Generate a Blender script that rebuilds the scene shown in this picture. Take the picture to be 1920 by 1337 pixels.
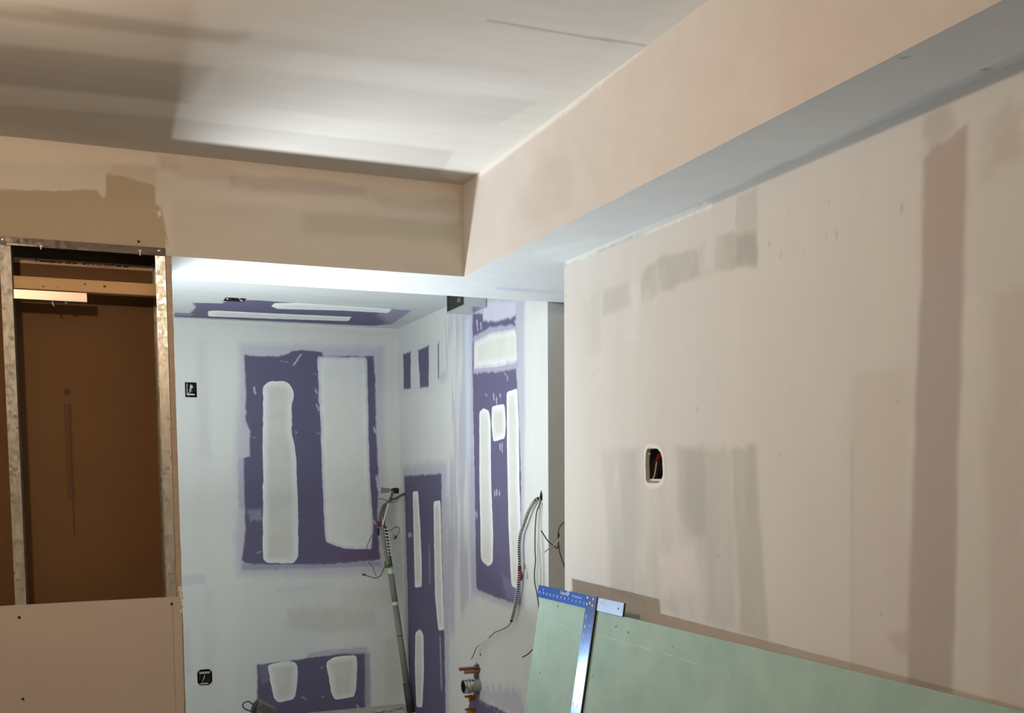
import bpy, bmesh, math, random
import numpy as np
from mathutils import Vector, Matrix
from mathutils.geometry import delaunay_2d_cdt

for o in list(bpy.data.objects):
    bpy.data.objects.remove(o, do_unlink=True)
SC = bpy.context.scene
COL = SC.collection
random.seed(7)
RNG = np.random.default_rng(5)

# ------------------------------------------------------------------ camera
F, PX, PY = 1927.75, 946.74, 1037.28
PITCH, YAW, ROLL, EYE = -0.0789, 0.3919, -0.007, 1.4257
fw = np.array([math.sin(YAW)*math.cos(PITCH), math.cos(YAW)*math.cos(PITCH), math.sin(PITCH)])
r0 = np.array([math.cos(YAW), -math.sin(YAW), 0.0]); u0 = np.cross(r0, fw)
rt = math.cos(ROLL)*r0 + math.sin(ROLL)*u0
up = -math.sin(ROLL)*r0 + math.cos(ROLL)*u0
CAMP = np.array([0, 0, EYE])
cam = bpy.data.cameras.new('camera'); camo = bpy.data.objects.new('camera', cam); COL.objects.link(camo)
cam.sensor_fit = 'HORIZONTAL'; cam.sensor_width = 36; cam.lens = F/1920*36
cam.shift_x = (960-PX)/1920; cam.shift_y = (PY-668.5)/1920
cam.clip_start = .01
M = Matrix.Identity(4)
for i in range(3):
    M[i][0], M[i][1], M[i][2], M[i][3] = rt[i], up[i], -fw[i], CAMP[i]
camo.matrix_world = M
SC.camera = camo

# ------------------------------------------------------------------ world, lights, exposure
wd = bpy.data.worlds.new('world'); SC.world = wd; wd.use_nodes = True
wd.node_tree.nodes['Background'].inputs[0].default_value = (.9, .85, .8, 1)
wd.node_tree.nodes['Background'].inputs[1].default_value = 0.02
SC.view_settings.view_transform = 'Standard'; SC.view_settings.look = 'None'
SC.view_settings.gamma = 1; SC.view_settings.use_curve_mapping = False
SC.view_settings.exposure = 0.0
LED_POS = (.24, 4.18, .71); LED_W = 64; LED_COL = (.89, .97, 1.015); LED_R = .095; LED_TILT = (math.radians(16), math.radians(-3))
BULB_POS = (-.36, 1.88, 2.25); BULB_STR = 960; BULB_COL = (1.0, .77, .56)

# ------------------------------------------------------------------ helpers
def ray(x, y): return fw + rt*(x-PX)/F - up*(y-PY)/F
def at(x, y, ax, v):
    """point of the wall / floor plane (axis = v) seen at photo pixel x, y"""
    d = ray(x, y); i = 'xyz'.index(ax); return CAMP + d*(v-CAMP[i])/d[i]
def atp(x, y, P, n):
    d = ray(x, y); return CAMP + d*(np.dot(P-CAMP, n)/np.dot(d, n))
def c(r, g, b):
    f = lambda v: (v/255/12.92) if v/255 <= .04045 else ((v/255+.055)/1.055)**2.4
    return (f(r), f(g), f(b))
def orgof(p):
    o = Vector((0, 0, 0))
    while p is not None: o += p.location; p = p.parent
    return o
def link(name, me, mat=None, parent=None, smooth=False):
    o = bpy.data.objects.new(name, me); COL.objects.link(o)
    if mat: me.materials.append(mat)
    if parent is not None: o.parent = parent
    if smooth: me.polygons.foreach_set('use_smooth', [True]*len(me.polygons))
    return o
def mesh(name, V, Fc, mat, parent=None, smooth=False):
    V = np.asarray(V, float); og = orgof(parent)
    me = bpy.data.meshes.new(name)
    me.from_pydata([tuple(v - np.array(og)) for v in V], [], [tuple(int(i) for i in f) for f in Fc]); me.update()
    return link(name, me, mat, parent, smooth)
def frombm(name, bm, mat, parent=None, smooth=False):
    bmesh.ops.translate(bm, verts=bm.verts, vec=-orgof(parent))
    bmesh.ops.recalc_face_normals(bm, faces=bm.faces)
    me = bpy.data.meshes.new(name); bm.to_mesh(me); bm.free()
    return link(name, me, mat, parent, smooth)
def empty(name, loc):
    o = bpy.data.objects.new(name, None); COL.objects.link(o); o.location = loc; o.empty_display_size = .05; return o
def tag(o, label=None, cat=None, group=None, kind=None):
    for k, v in (('label', label), ('category', cat), ('group', group), ('kind', kind)):
        if v: o[k] = v
    return o
def thing(name, label, cat, loc, group=None): return tag(empty(name, loc), label, cat, group)
def struct(o): o['kind'] = 'structure'; return o
def bbox(bm, lo, hi, bev=0):
    lo, hi = Vector(lo), Vector(hi)
    g = bmesh.ops.create_cube(bm, size=1)['verts']
    for v in g: v.co = Vector(((lo[i]+hi[i])/2 + v.co[i]*(hi[i]-lo[i]) for i in range(3)))
    if bev:
        es = list({e for v in g for e in v.link_edges})
        bmesh.ops.bevel(bm, geom=es, offset=bev, segments=2, affect='EDGES', profile=.5)
def box(name, lo, hi, mat, parent=None, bev=0):
    bm = bmesh.new(); bbox(bm, lo, hi, bev); return frombm(name, bm, mat, parent)
def spline(P, n=8):
    P = [Vector(p) for p in P]; out = []
    Q = [P[0]*2-P[1]] + P + [P[-1]*2-P[-2]]
    for i in range(1, len(Q)-2):
        a, b, d, e = Q[i-1], Q[i], Q[i+1], Q[i+2]
        for k in range(n):
            t = k/n
            out.append(.5*((2*b)+(-a+d)*t+(2*a-5*b+4*d-e)*t*t+(-a+3*b-3*d+e)*t**3))
    out.append(P[-1]); return out
def tubebm(bm, P, rad, sides=8, cap=True):
    P = [Vector(p) for p in P]; n = len(P); rings = []; N = None
    for i, p in enumerate(P):
        t = (P[min(i+1, n-1)]-P[max(i-1, 0)]).normalized()
        if N is None:
            N = t.orthogonal().normalized()
        else:
            N = (N - t*N.dot(t)).normalized()
        B = t.cross(N); r = rad[i] if hasattr(rad, '__len__') else rad
        rings.append([bm.verts.new(p + (N*math.cos(a)+B*math.sin(a))*r) for a in [2*math.pi*k/sides for k in range(sides)]])
    for i in range(n-1):
        for k in range(sides):
            bm.faces.new((rings[i][k], rings[i][(k+1) % sides], rings[i+1][(k+1) % sides], rings[i+1][k]))
    if cap:
        bm.faces.new(rings[0][::-1]); bm.faces.new(rings[-1])
def tube(name, P, rad, mat, parent=None, sides=8, n=0):
    bm = bmesh.new(); tubebm(bm, spline(P, n) if n else P, rad, sides); return frombm(name, bm, mat, parent, True)
def frame_prism(name, pts, O, a, b, nrm, d0, d1, mat, parent=None, bev=0):
    """polygon in the plane O + s*a + t*b, extruded along nrm from d0 to d1"""
    O, a, b, nrm = map(Vector, (O, a, b, nrm)); bm = bmesh.new()
    lo = [bm.verts.new(O+a*s+b*t+nrm*d0) for s, t in pts]; hi = [bm.verts.new(O+a*s+b*t+nrm*d1) for s, t in pts]
    bm.faces.new(lo[::-1]); bm.faces.new(hi); k = len(pts)
    for i in range(k): bm.faces.new((lo[i], lo[(i+1) % k], hi[(i+1) % k], hi[i]))
    if bev: bmesh.ops.bevel(bm, geom=list(bm.edges), offset=bev, segments=1, affect='EDGES')
    return frombm(name, bm, mat, parent)
def lathe(name, prof, O, ax, mat, parent=None, sides=20):
    """profile of (distance along axis, radius)"""
    O, ax = Vector(O), Vector(ax).normalized(); N = ax.orthogonal().normalized(); B = ax.cross(N)
    bm = bmesh.new(); rings = []
    for d, r in prof:
        rings.append([bm.verts.new(O+ax*d+(N*math.cos(2*math.pi*k/sides)+B*math.sin(2*math.pi*k/sides))*max(r, 1e-5)) for k in range(sides)])
    for i in range(len(rings)-1):
        for k in range(sides): bm.faces.new((rings[i][k], rings[i][(k+1) % sides], rings[i+1][(k+1) % sides], rings[i+1][k]))
    bm.faces.new(rings[0][::-1]); bm.faces.new(rings[-1])
    o = frombm(name, bm, mat, parent, True)
    o.data.set_sharp_from_angle(angle=math.radians(40)); return o
def text(name, s, size, O, a, b, nrm, mat, parent=None, lift=.0004, align='CENTER', sx=1.0):
    cu = bpy.data.curves.new('t', 'FONT'); cu.body = s; cu.size = size; cu.align_x = align; cu.align_y = 'CENTER'; cu.resolution_u = 3
    to = bpy.data.objects.new('t', cu); COL.objects.link(to)
    dg = bpy.context.evaluated_depsgraph_get(); me = bpy.data.meshes.new_from_object(to.evaluated_get(dg))
    bpy.data.objects.remove(to, do_unlink=True)
    O, a, b, nrm = map(Vector, (O, a, b, nrm)); og = orgof(parent)
    for v in me.vertices: v.co = O + a*v.co.x*sx + b*v.co.y + nrm*lift - og
    me.name = name
    return link(name, me, mat, parent)

# ------------------------------------------------------------------ materials
def mat_base(name):
    m = bpy.data.materials.new(name); m.use_nodes = True; nt = m.node_tree
    return m, nt, nt.nodes['Principled BSDF']
def nd(nt, t, **k):
    n = nt.nodes.new(t)
    for a, v in k.items(): setattr(n, a, v)
    return n
def noise_node(nt, scale, detail=4, rough=.55, sc=(1, 1, 1)):
    tc = nd(nt, 'ShaderNodeTexCoord'); mp = nd(nt, 'ShaderNodeMapping'); mp.inputs['Scale'].default_value = sc
    n = nd(nt, 'ShaderNodeTexNoise'); n.inputs['Scale'].default_value = scale; n.inputs['Detail'].default_value = detail; n.inputs['Roughness'].default_value = rough
    nt.links.new(tc.outputs['Object'], mp.inputs[0]); nt.links.new(mp.outputs[0], n.inputs['Vector']); return n
def simple(name, col, rough=.6, metal=0, spec=.4, var=.12, vs=30, bump=.0, sc=(1, 1, 1), emit=None):
    m, nt, p = mat_base(name)
    p.inputs['Roughness'].default_value = rough; p.inputs['Metallic'].default_value = metal
    p.inputs['Specular IOR Level'].default_value = spec
    n = noise_node(nt, vs, sc=sc); mx = nd(nt, 'ShaderNodeMix', data_type='RGBA')
    mx.inputs[6].default_value = (*[v*(1-var) for v in col], 1); mx.inputs[7].default_value = (*[min(1, v*(1+var)) for v in col], 1)
    nt.links.new(n.outputs[0], mx.inputs[0]); nt.links.new(mx.outputs[2], p.inputs['Base Color'])
    if bump:
        b = nd(nt, 'ShaderNodeBump'); b.inputs['Strength'].default_value = bump; b.inputs['Distance'].default_value = .002
        nt.links.new(n.outputs[0], b.inputs['Height']); nt.links.new(b.outputs[0], p.inputs['Normal'])
    if emit:
        p.inputs['Emission Color'].default_value = (*emit[0], 1); p.inputs['Emission Strength'].default_value = emit[1]
    return m
def painted(name, rough=.85, streak=(1, 1, 1), amp=.03):
    """plaster / paper colour from the 'paint' attribute, with fine trowel noise"""
    m, nt, p = mat_base(name); p.inputs['Roughness'].default_value = rough; p.inputs['Specular IOR Level'].default_value = .15
    a = nd(nt, 'ShaderNodeAttribute', attribute_name='paint')
    n = noise_node(nt, 9, 4, .6, streak); n2 = noise_node(nt, 160, 1)
    r = nd(nt, 'ShaderNodeMapRange'); r.inputs[1].default_value = .3; r.inputs[2].default_value = .7; r.inputs[3].default_value = 1-amp; r.inputs[4].default_value = 1+amp
    nt.links.new(n.outputs[0], r.inputs[0])
    mx = nd(nt, 'ShaderNodeVectorMath', operation='SCALE')
    nt.links.new(a.outputs['Color'], mx.inputs[0]); nt.links.new(r.outputs[0], mx.inputs['Scale'])
    nt.links.new(mx.outputs[0], p.inputs['Base Color'])
    b = nd(nt, 'ShaderNodeBump'); b.inputs['Strength'].default_value = .12; b.inputs['Distance'].default_value = .001
    nt.links.new(n2.outputs[0], b.inputs['Height']); nt.links.new(b.outputs[0], p.inputs['Normal'])
    return m
def galvanised(name, col=(.62, .6, .56), sc=(1, 1, .12), rough=.38, vs=55):
    m, nt, p = mat_base(name); p.inputs['Metallic'].default_value = .7
    n = noise_node(nt, vs, 5, .65, sc); v = nd(nt, 'ShaderNodeTexVoronoi'); v.inputs['Scale'].default_value = 90
    tc = nd(nt, 'ShaderNodeTexCoord'); nt.links.new(tc.outputs['Object'], v.inputs['Vector'])
    cr = nd(nt, 'ShaderNodeValToRGB'); cr.color_ramp.elements[0].position = .2; cr.color_ramp.elements[1].position = .75
    cr.color_ramp.elements[0].color = (*[k*.6 for k in col], 1); cr.color_ramp.elements[1].color = (*col, 1)
    nt.links.new(n.outputs[0], cr.inputs[0]); nt.links.new(cr.outputs[0], p.inputs['Base Color'])
    r = nd(nt, 'ShaderNodeMapRange'); r.inputs[3].default_value = rough-.1; r.inputs[4].default_value = rough+.2
    nt.links.new(v.outputs['Color'], r.inputs[0]); nt.links.new(r.outputs[0], p.inputs['Roughness'])
    b = nd(nt, 'ShaderNodeBump'); b.inputs['Strength'].default_value = .5; b.inputs['Distance'].default_value = .001
    nt.links.new(n.outputs[0], b.inputs['Height']); nt.links.new(b.outputs[0], p.inputs['Normal'])
    return m
PLASTER = painted('joint_compound_wall')
PLASTER_V = painted('joint_compound_streaked', streak=(1.3, 1.3, .3), amp=.018)
PLASTER_H = painted('joint_compound_ceiling', streak=(.35, 2.2, 1))
PLAIN = simple('plain_plaster', c(196, 190, 182), .9, spec=.1, var=.04, vs=3)
TAN = simple('tan_gypsum_paper', c(192, 178, 165), .9, spec=.1, var=.05, vs=6)
BROWN = simple('brown_gypsum_backing_paper', c(114, 84, 56), .9, spec=.1, var=.07, vs=5)
BROWN_EDGE = simple('torn_brown_paper_edge', c(176, 156, 136), .95, spec=.1, var=.25, vs=60, bump=.5)
CRUMB = simple('gypsum_crumb', c(232, 220, 206), .95, spec=.1, var=.1, vs=120, bump=.5)
GALV = galvanised('galvanised_steel_stud', (.74, .68, .57), (1, 1, .3), .33, 60)
GALVD = galvanised('galvanised_steel_dull', (.30, .29, .27), (1, 1, 1), .5, 40)
TRACK = galvanised('dark_steel_track', (.15, .125, .10), (.3, 1, 1), .5, 40)
STEEL = simple('bright_steel', (.62, .64, .65), .35, .9, var=.15, vs=80)
WOOD = simple('pine_blocking', c(205, 166, 120), .7, spec=.25, var=.16, vs=14, sc=(.12, 1, 3))
KNOT = simple('pine_knot', c(95, 60, 35), .8)
CHANNEL = simple('zinc_channel', c(235, 205, 185), .42, .55, var=.06, vs=20)
DARK = simple('black_plastic_and_shadow', c(22, 22, 22), .5, var=.2)  # black plastic parts, and the shadow strip drawn beside the square's blade
HOLE = simple('screw_dimple_shadow_rust', c(40, 26, 20), .8)
SCREW = simple('steel_screw_head', (.72, .7, .66), .3, 1.0)
CONCRETE = simple('dusty_concrete', c(178, 174, 165), .95, spec=.1, var=.35, vs=16, bump=.5)
GREEN = None
COPPER = simple('copper_pipe', c(172, 110, 92), .4, .9, var=.2, vs=40)
BRASS = simple('brass_fitting', c(190, 128, 48), .35, .9, var=.25, vs=60)
CHROME = simple('chrome_nut', (.55, .55, .52), .18, 1.0, var=.3, vs=60)
PVC = simple('grey_conduit', c(128, 128, 120), .55, var=.1, vs=20, sc=(1, 1, .2))
PVCD = simple('dark_conduit_foot', c(62, 62, 58), .6, var=.3, vs=30)
WHITE = simple('white_paint_print', c(235, 240, 245), .6, var=.03)
WIRE_G = simple('grey_wire', c(96, 96, 92), .45, var=.2)
WIRE_W = simple('white_wire', c(215, 214, 208), .5, var=.06)
WIRE_K = simple('black_wire', c(28, 28, 28), .5, var=.2)
RED = simple('red_wire_cap', c(122, 24, 28), .5, var=.15)
GREENTAPE = simple('green_tape', c(78, 128, 62), .6, var=.3, vs=90)
BLUE = simple('blue_anodised_aluminium', c(24, 84, 168), .32, .55, var=.12, vs=30)
BLUE2 = simple('worn_blue_aluminium_blade', c(112, 136, 190), .2, .9, var=.18, vs=60)
BLUE3 = simple('pale_blue_aluminium', c(150, 166, 192), .4, .5, var=.12, vs=70)

# ------------------------------------------------------------------ painted surfaces
def vnoise(U, V, s, seed=0):
    x, y = U/s, V/s; xi, yi = np.floor(x).astype(int), np.floor(y).astype(int); fx, fy = x-xi, y-yi
    fx, fy = fx*fx*(3-2*fx), fy*fy*(3-2*fy)
    def h(a, b):
        n = (a*374761393 + b*668265263 + seed*1442695041) & 0x7fffffff
        n = ((n ^ (n >> 13))*1274126177) & 0x7fffffff
        return (n ^ (n >> 16))/0x7fffffff % 1.0
    return (h(xi, yi)*(1-fx)+h(xi+1, yi)*fx)*(1-fy) + (h(xi, yi+1)*(1-fx)+h(xi+1, yi+1)*fx)*fy
def fbm(U, V, s, seed=0): return (vnoise(U, V, s, seed)+.5*vnoise(U, V, s/2.1, seed+1)+.25*vnoise(U, V, s/4.3, seed+2))/1.75*2-1
def sdpoly(P, poly):
    """positive inside"""
    d = np.full(len(P), 1e9); ins = np.zeros(len(P), bool); n = len(poly)
    for i in range(n):
        a, b = poly[i], poly[(i+1) % n]; e = b-a; w = P-a
        t = np.clip((w@e)/max(e@e, 1e-12), 0, 1); d = np.minimum(d, ((w-t[:, None]*e)**2).sum(1))
        cnd = ((a[1] > P[:, 1]) != (b[1] > P[:, 1])) & (P[:, 0] < e[0]*(P[:, 1]-a[1])/(e[1] if abs(e[1]) > 1e-12 else 1e-12)+a[0])
        ins ^= cnd
    return np.sqrt(d)*np.where(ins, 1, -1)
AXI = {'x': (1, 2), 'y': (0, 2), 'z': (0, 1)}
def uvpoly(pix, ax, val):
    i, j = AXI[ax]; return np.array([at(x, y, ax, val)[[i, j]] for x, y in pix])
def axis_pts(a, b, fa, fb, step, extra=()):
    """coarse outside the fine window fa..fb"""
    L = [a, b] + list(extra)
    fa, fb = max(a, fa), min(b, fb)
    L += list(np.linspace(fa, fb, max(2, int((fb-fa)/step)+1)))
    L += [v for v in np.arange(a, fa, .25)] + [v for v in np.arange(fb, b, .25)]
    L = sorted(L); out = [L[0]]
    for v in L[1:]:
        if v-out[-1] > 1e-4: out.append(v)
        elif any(abs(v-e) < 1e-6 for e in extra): out[-1] = v
    return np.array(out)
def paint(U, V, ax, val, base, layers):
    Cc = np.tile(np.array(base, float), (len(U), 1)); P = np.stack([U, V], 1)
    for k, L in enumerate(layers):
        pol = uvpoly(L['p'], ax, val); f = L.get('f', .01); am = L.get('n', .006)
        m = f+am+.01
        s = (U > pol[:, 0].min()-m) & (U < pol[:, 0].max()+m) & (V > pol[:, 1].min()-m) & (V < pol[:, 1].max()+m)
        if not s.any(): continue
        Q = P[s]; sx, sy = L.get('st', (1, 1))
        sd = sdpoly(Q, pol) + am*fbm(Q[:, 0]*sx, Q[:, 1]*sy, L.get('ns', .03), k*7+3)
        w = np.clip((sd+f)/(2*f), 0, 1); w = w*w*(3-2*w)*L.get('a', 1)
        if L.get('pat'):
            w = w*np.clip(.72+L['pat']*fbm(Q[:, 0]*sx, Q[:, 1]*sy, L.get('ps', .12), k*11+5), 0, 1)
        if L.get('mul'): Cc[s] *= (1-w)[:, None] + w[:, None]*np.array(L['c'])
        else: Cc[s] = Cc[s]*(1-w)[:, None] + np.array(L['c'])*w[:, None]
    return Cc
def painted_wall(name, ax, val, us, vs, base, layers, mat, flip=False, holes=(), parent=None, region=None, wave=0):
    Uu, Vv = np.meshgrid(us, vs, indexing='ij'); U, V = Uu.ravel(), Vv.ravel()
    X = np.zeros((len(U), 3)); i, j = AXI[ax]; k = 'xyz'.index(ax); X[:, i] = U; X[:, j] = V; X[:, k] = val
    X = X - np.array(orgof(parent))
    nu, nv = len(us), len(vs); I = np.arange(nu*nv).reshape(nu, nv)
    q = np.stack([I[:-1, :-1], I[1:, :-1], I[1:, 1:], I[:-1, 1:]], -1).reshape(-1, 4)
    cu = (us[:-1]+us[1:])/2; cv = (vs[:-1]+vs[1:])/2; CU, CV = [g.ravel() for g in np.meshgrid(cu, cv, indexing='ij')]
    keep = np.ones(len(q), bool)
    for a, b, e, f in holes: keep &= ~((CU > a) & (CU < b) & (CV > e) & (CV < f))
    if region is not None: keep &= region(CU, CV)
    q = q[keep]
    if flip: q = q[:, ::-1]
    me = bpy.data.meshes.new(name); me.vertices.add(len(X)); me.vertices.foreach_set('co', X.ravel())
    me.loops.add(q.size); me.loops.foreach_set('vertex_index', q.ravel())
    me.polygons.add(len(q)); me.polygons.foreach_set('loop_start', np.arange(0, q.size, 4)); me.update(calc_edges=True); me.validate()
    colr = paint(U, V, ax, val, base, layers)
    at_ = me.attributes.new('paint', 'FLOAT_COLOR', 'POINT'); at_.data.foreach_set('color', np.concatenate([colr, np.ones((len(colr), 1))], 1).ravel().astype(np.float32))
    return link(name, me, mat, parent)
def strip(pix, ax, val, sgn, parent, edge, centre, name='compound_strip', h=.0016, wob=.004, cw=.035, halo=None):
    """a trowelled strip of joint compound: thin domed sheet standing proud of the wall"""
    pol = uvpoly(pix, ax, val)
    # resample + wobble outline
    out = []; n = len(pol)
    for i in range(n):
        a, b = pol[i], pol[(i+1) % n]; k = max(1, int(np.linalg.norm(b-a)/.012))
        for t in range(k): out.append(a+(b-a)*t/k)
    out = np.array(out); sd_ = random.randint(0, 999)
    for _ in range(2): out = .5*out+.25*np.roll(out, 1, 0)+.25*np.roll(out, -1, 0)
    out = out + wob*np.stack([fbm(out[:, 0], out[:, 1], .03, sd_), fbm(out[:, 0], out[:, 1], .03, sd_+9)], 1)
    lo, hi = out.min(0), out.max(0); g = .009
    GX, GY = np.meshgrid(np.arange(lo[0], hi[0], g), np.arange(lo[1], hi[1], g)); G = np.stack([GX.ravel(), GY.ravel()], 1)
    G = G + RNG.uniform(-.002, .002, G.shape)
    G = G[sdpoly(G, out) > .005]
    P = [Vector(v) for v in out] + [Vector(v) for v in G]; ne = len(out)
    r = delaunay_2d_cdt(P, [(i, (i+1) % ne) for i in range(ne)], [], 1, 1e-6)
    vv = np.array([tuple(v) for v in r[0]]); fc = [f for f in r[2]]
    sd = np.maximum(sdpoly(vv, out), 0)
    i, j = AXI[ax]; k = 'xyz'.index(ax); X = np.zeros((len(vv), 3)); X[:, i] = vv[:, 0]; X[:, j] = vv[:, 1]
    X[:, k] = val + sgn*(.0005+np.minimum(sd*.25, h)*(1+.25*fbm(vv[:, 0], vv[:, 1], .04, sd_+3)))
    o = mesh(name, X, fc, PLASTER, parent, True)
    w = np.clip((sd-.008)/cw, 0, 1)[:, None]; w = w*(.8+.2*fbm(vv[:, 0], vv[:, 1], .08, sd_+5))[:, None]
    cl = np.array(edge)*(1-w)+np.array(centre)*w
    if halo is not None:
        w2 = np.clip(1-sd/.022+.35*fbm(vv[:, 0]*1.5, vv[:, 1]*.5, .03, sd_+8), 0, 1)[:, None]; cl = cl*(1-w2*.8)+np.array(halo)*w2*.8
    a_ = o.data.attributes.new('paint', 'FLOAT_COLOR', 'POINT'); a_.data.foreach_set('color', np.concatenate([cl, np.ones((len(cl), 1))], 1).ravel().astype(np.float32))
    # normals towards the room
    o.data.update()
    if o.data.polygons[0].normal[k]*sgn < 0: o.data.flip_normals()
    return o

# ------------------------------------------------------------------ room dimensions
ZC, ZB, ZA = 2.44, 2.1207, 2.288
XS, XR, XA = 1.2974, 1.522, 1.8083
YF, YG, YB, YE = 3.502, 3.8973, 6.0385, 3.1492
XL, YBK, XP, XAL = -2.6, -2.8, 2.9, -0.6      # room left, room behind camera, passage right, alcove left
JX = .3008                                    # left edge of the opening
ZL = 1.0243
DCAV = .155
MUD = c(214, 211, 205); MUDC = c(209, 212, 210); PUR = c(99, 96, 122); LAV = c(176, 174, 194)

# floor -------------------------------------------------------------
fl = struct(box('floor', (XL-.1, YBK-.1, -.12), (XP+.1, YB+.2, 0), CONCRETE))
# ceiling -----------------------------------------------------------
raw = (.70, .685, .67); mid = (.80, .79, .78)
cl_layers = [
    dict(p=[(-60, 5), (90, 12), (418, 57), (470, 63), (440, 84), (418, 80), (-60, 26)], c=raw, mul=1, f=.022, a=.8, n=.008, st=(.2, 1)),  # raw paper band, painted stronger on the shadowed side of the ceiling
    dict(p=[(440, 60), (700, 92), (1000, 128), (1000, 142), (700, 108), (440, 84)], c=raw, mul=1, f=.022, a=.22, n=.01, st=(.2, 1)),  # same band painted fainter inside the lamp-lit patch
    dict(p=[(-60, 76), (400, 126), (372, 160), (352, 193), (-60, 152)], c=raw, mul=1, f=.028, a=.85, n=.006, st=(.2, 1)),  # raw paper band, its strong part cut along the painted-in shadow boundary
    dict(p=[(400, 126), (760, 166), (1150, 205), (1080, 240), (760, 228), (400, 198)], c=raw, mul=1, f=.03, a=.25, n=.01, st=(.2, 1)),  # rest of that band, light put in by painting it fainter
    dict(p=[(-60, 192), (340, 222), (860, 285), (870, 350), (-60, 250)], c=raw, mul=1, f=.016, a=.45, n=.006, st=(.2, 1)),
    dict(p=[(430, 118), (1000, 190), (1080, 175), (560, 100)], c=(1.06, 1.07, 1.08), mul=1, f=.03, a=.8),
    dict(p=[(850, 285), (1000, 195), (1200, 60), (1290, -10), (1350, -10), (896, 327), (868, 347), (826, 328)], c=MUD, f=.006, a=.85, n=.004),
    dict(p=[(915, 37), (1070, 62), (1213, 84), (1213, 88), (1070, 67), (915, 41)], c=(.72, .7, .68), mul=1, f=.003, n=.002),
    dict(p=[(0, 20), (60, 22), (100, 30), (105, 18), (0, 8)], c=(1.15, 1.13, 1.1), mul=1, f=.01, n=.012),
]
us = axis_pts(XL, XS, -.35, XS, .009); vs = axis_pts(YBK, YF, 1.7, YF, .009)
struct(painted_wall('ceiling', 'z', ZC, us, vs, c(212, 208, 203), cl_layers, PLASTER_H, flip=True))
# wall_right --------------------------------------------------------
G1 = (.86, .87, .85)
wr_layers = [
    dict(p=[(1130, 545), (1178, 530), (1182, 575), (1130, 592)], c=G1, mul=1, f=.012, n=.008),
    dict(p=[(1200, 512), (1238, 482), (1310, 464), (1345, 440), (1418, 436), (1418, 496), (1380, 502), (1310, 520), (1205, 568)], c=(.78, .80, .775), mul=1, f=.008, n=.01, pat=1.2, ps=.10, st=(1, .6)),
    dict(p=[(1235, 484), (1308, 468), (1312, 518), (1238, 545)], c=(.88, .89, .87), mul=1, f=.008, n=.008),
    dict(p=[(1380, 368), (1420, 355), (1421, 500), (1380, 502)], c=(.86, .87, .86), mul=1, f=.006, n=.008),
    dict(p=[(1090, 560), (1125, 545), (1125, 660), (1100, 665)], c=(.94, .95, .94), mul=1, f=.02, n=.01),
    dict(p=[(1130, 845), (1205, 838), (1330, 842), (1420, 832), (1432, 1000), (1440, 1200), (1230, 1140), (1140, 1110)], c=(.83, .845, .825), mul=1, f=.016, n=.012, st=(1, .25), pat=1.0, ps=.09),
    dict(p=[(1270, 838), (1320, 832), (1325, 1000), (1300, 1010), (1270, 960)], c=(.88, .885, .87), mul=1, f=.014, st=(1, .3), n=.01),
    dict(p=[(1372, 845), (1416, 832), (1434, 1100), (1440, 1200), (1390, 1185), (1378, 980)], c=(.84, .85, .83), mul=1, f=.010, st=(1, .3), n=.01),
    dict(p=[(1235, 1040), (1300, 1020), (1308, 1105), (1240, 1110)], c=c(222, 214, 210), f=.03, n=.02, a=.7),
    dict(p=[(1708, 1000), (1722, 620), (1733, 300), (1760, 270), (1815, 232), (1813, 330), (1800, 800), (1786, 1300), (1700, 1290)], c=(.70, .665, .65), mul=1, f=.008, n=.007, st=(1, .25)),
    dict(p=[(1735, 305), (1812, 250), (1808, 470), (1735, 500)], c=(1.03, .955, .935), mul=1, f=.03, n=.01),
    dict(p=[(1733, 215), (1780, 185), (1790, 240), (1735, 300)], c=(.84, .81, .79), mul=1, f=.014, n=.012),
    dict(p=[(1595, 700), (1700, 690), (1700, 1290), (1595, 1260)], c=(.95, .93, .92), mul=1, f=.02, n=.01, st=(1, .2)),
    dict(p=[(1595, 820), (1600, 820), (1600, 1262), (1595, 1260)], c=(.93, .91, .90), mul=1, f=.004, n=.003),
    dict(p=[(1660, 1190), (1702, 1180), (1702, 1225), (1690, 1230)], c=(.88, .85, .84), mul=1, f=.008),
    dict(p=[(1845, 250), (1925, 180), (1925, 290), (1850, 330)], c=(.86, .83, .81), mul=1, f=.03, n=.03),
    dict(p=[(1868, 560), (1930, 540), (1930, 1345), (1850, 1345), (1850, 900)], c=(.92, .90, .89), mul=1, f=.02, n=.02, st=(1, .3)),
    dict(p=[(1805, 560), (1838, 540), (1832, 830), (1805, 850)], c=(1.05, 1.05, 1.05), mul=1, f=.02),
    dict(p=[(1058, 485), (1100, 468), (1180, 435), (1330, 378), (1335, 386), (1230, 432), (1190, 442), (1140, 462), (1110, 478), (1062, 496)], c=c(238, 236, 230), f=.003, n=.007, ns=.02),
    dict(p=[(1168, 540), (1198, 530), (1196, 640), (1172, 640)], c=(1.05, 1.05, 1.06), mul=1, f=.015),
]
for sx, sy, ln, lean in ((1546, 430, 18, 2), (1478, 392, 14, -3), (1552, 372, 12, 3), (1567, 262+170, 16, 1), (1620, 350, 12, -2), (1690, 380, 20, -2), (1462, 470, 14, 1), (1505, 470, 10, 2), (1305, 764, 7, 3), (1460, 850, 5, 1), (1345, 1038, 5, 1), (1650, 1148, 5, 1), (1682, 752, 5, 0), (1110, 702, 4, 1), (1440, 452, 10, 1)):
    wr_layers.append(dict(p=[(sx, sy), (sx+2.2, sy), (sx+2.2+lean, sy+ln), (sx+lean, sy+ln)], c=(.55, .54, .53), mul=1, f=.0022, n=.001, a=.55))
us = axis_pts(YBK, YE, 1.15, YE, .0065, (2.5142, 2.6167)); vs = axis_pts(0, ZB, .9, ZB, .0065, (1.3922, 1.4895))
wr = struct(empty('wall_right', (XR, 0, 0)))
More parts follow.
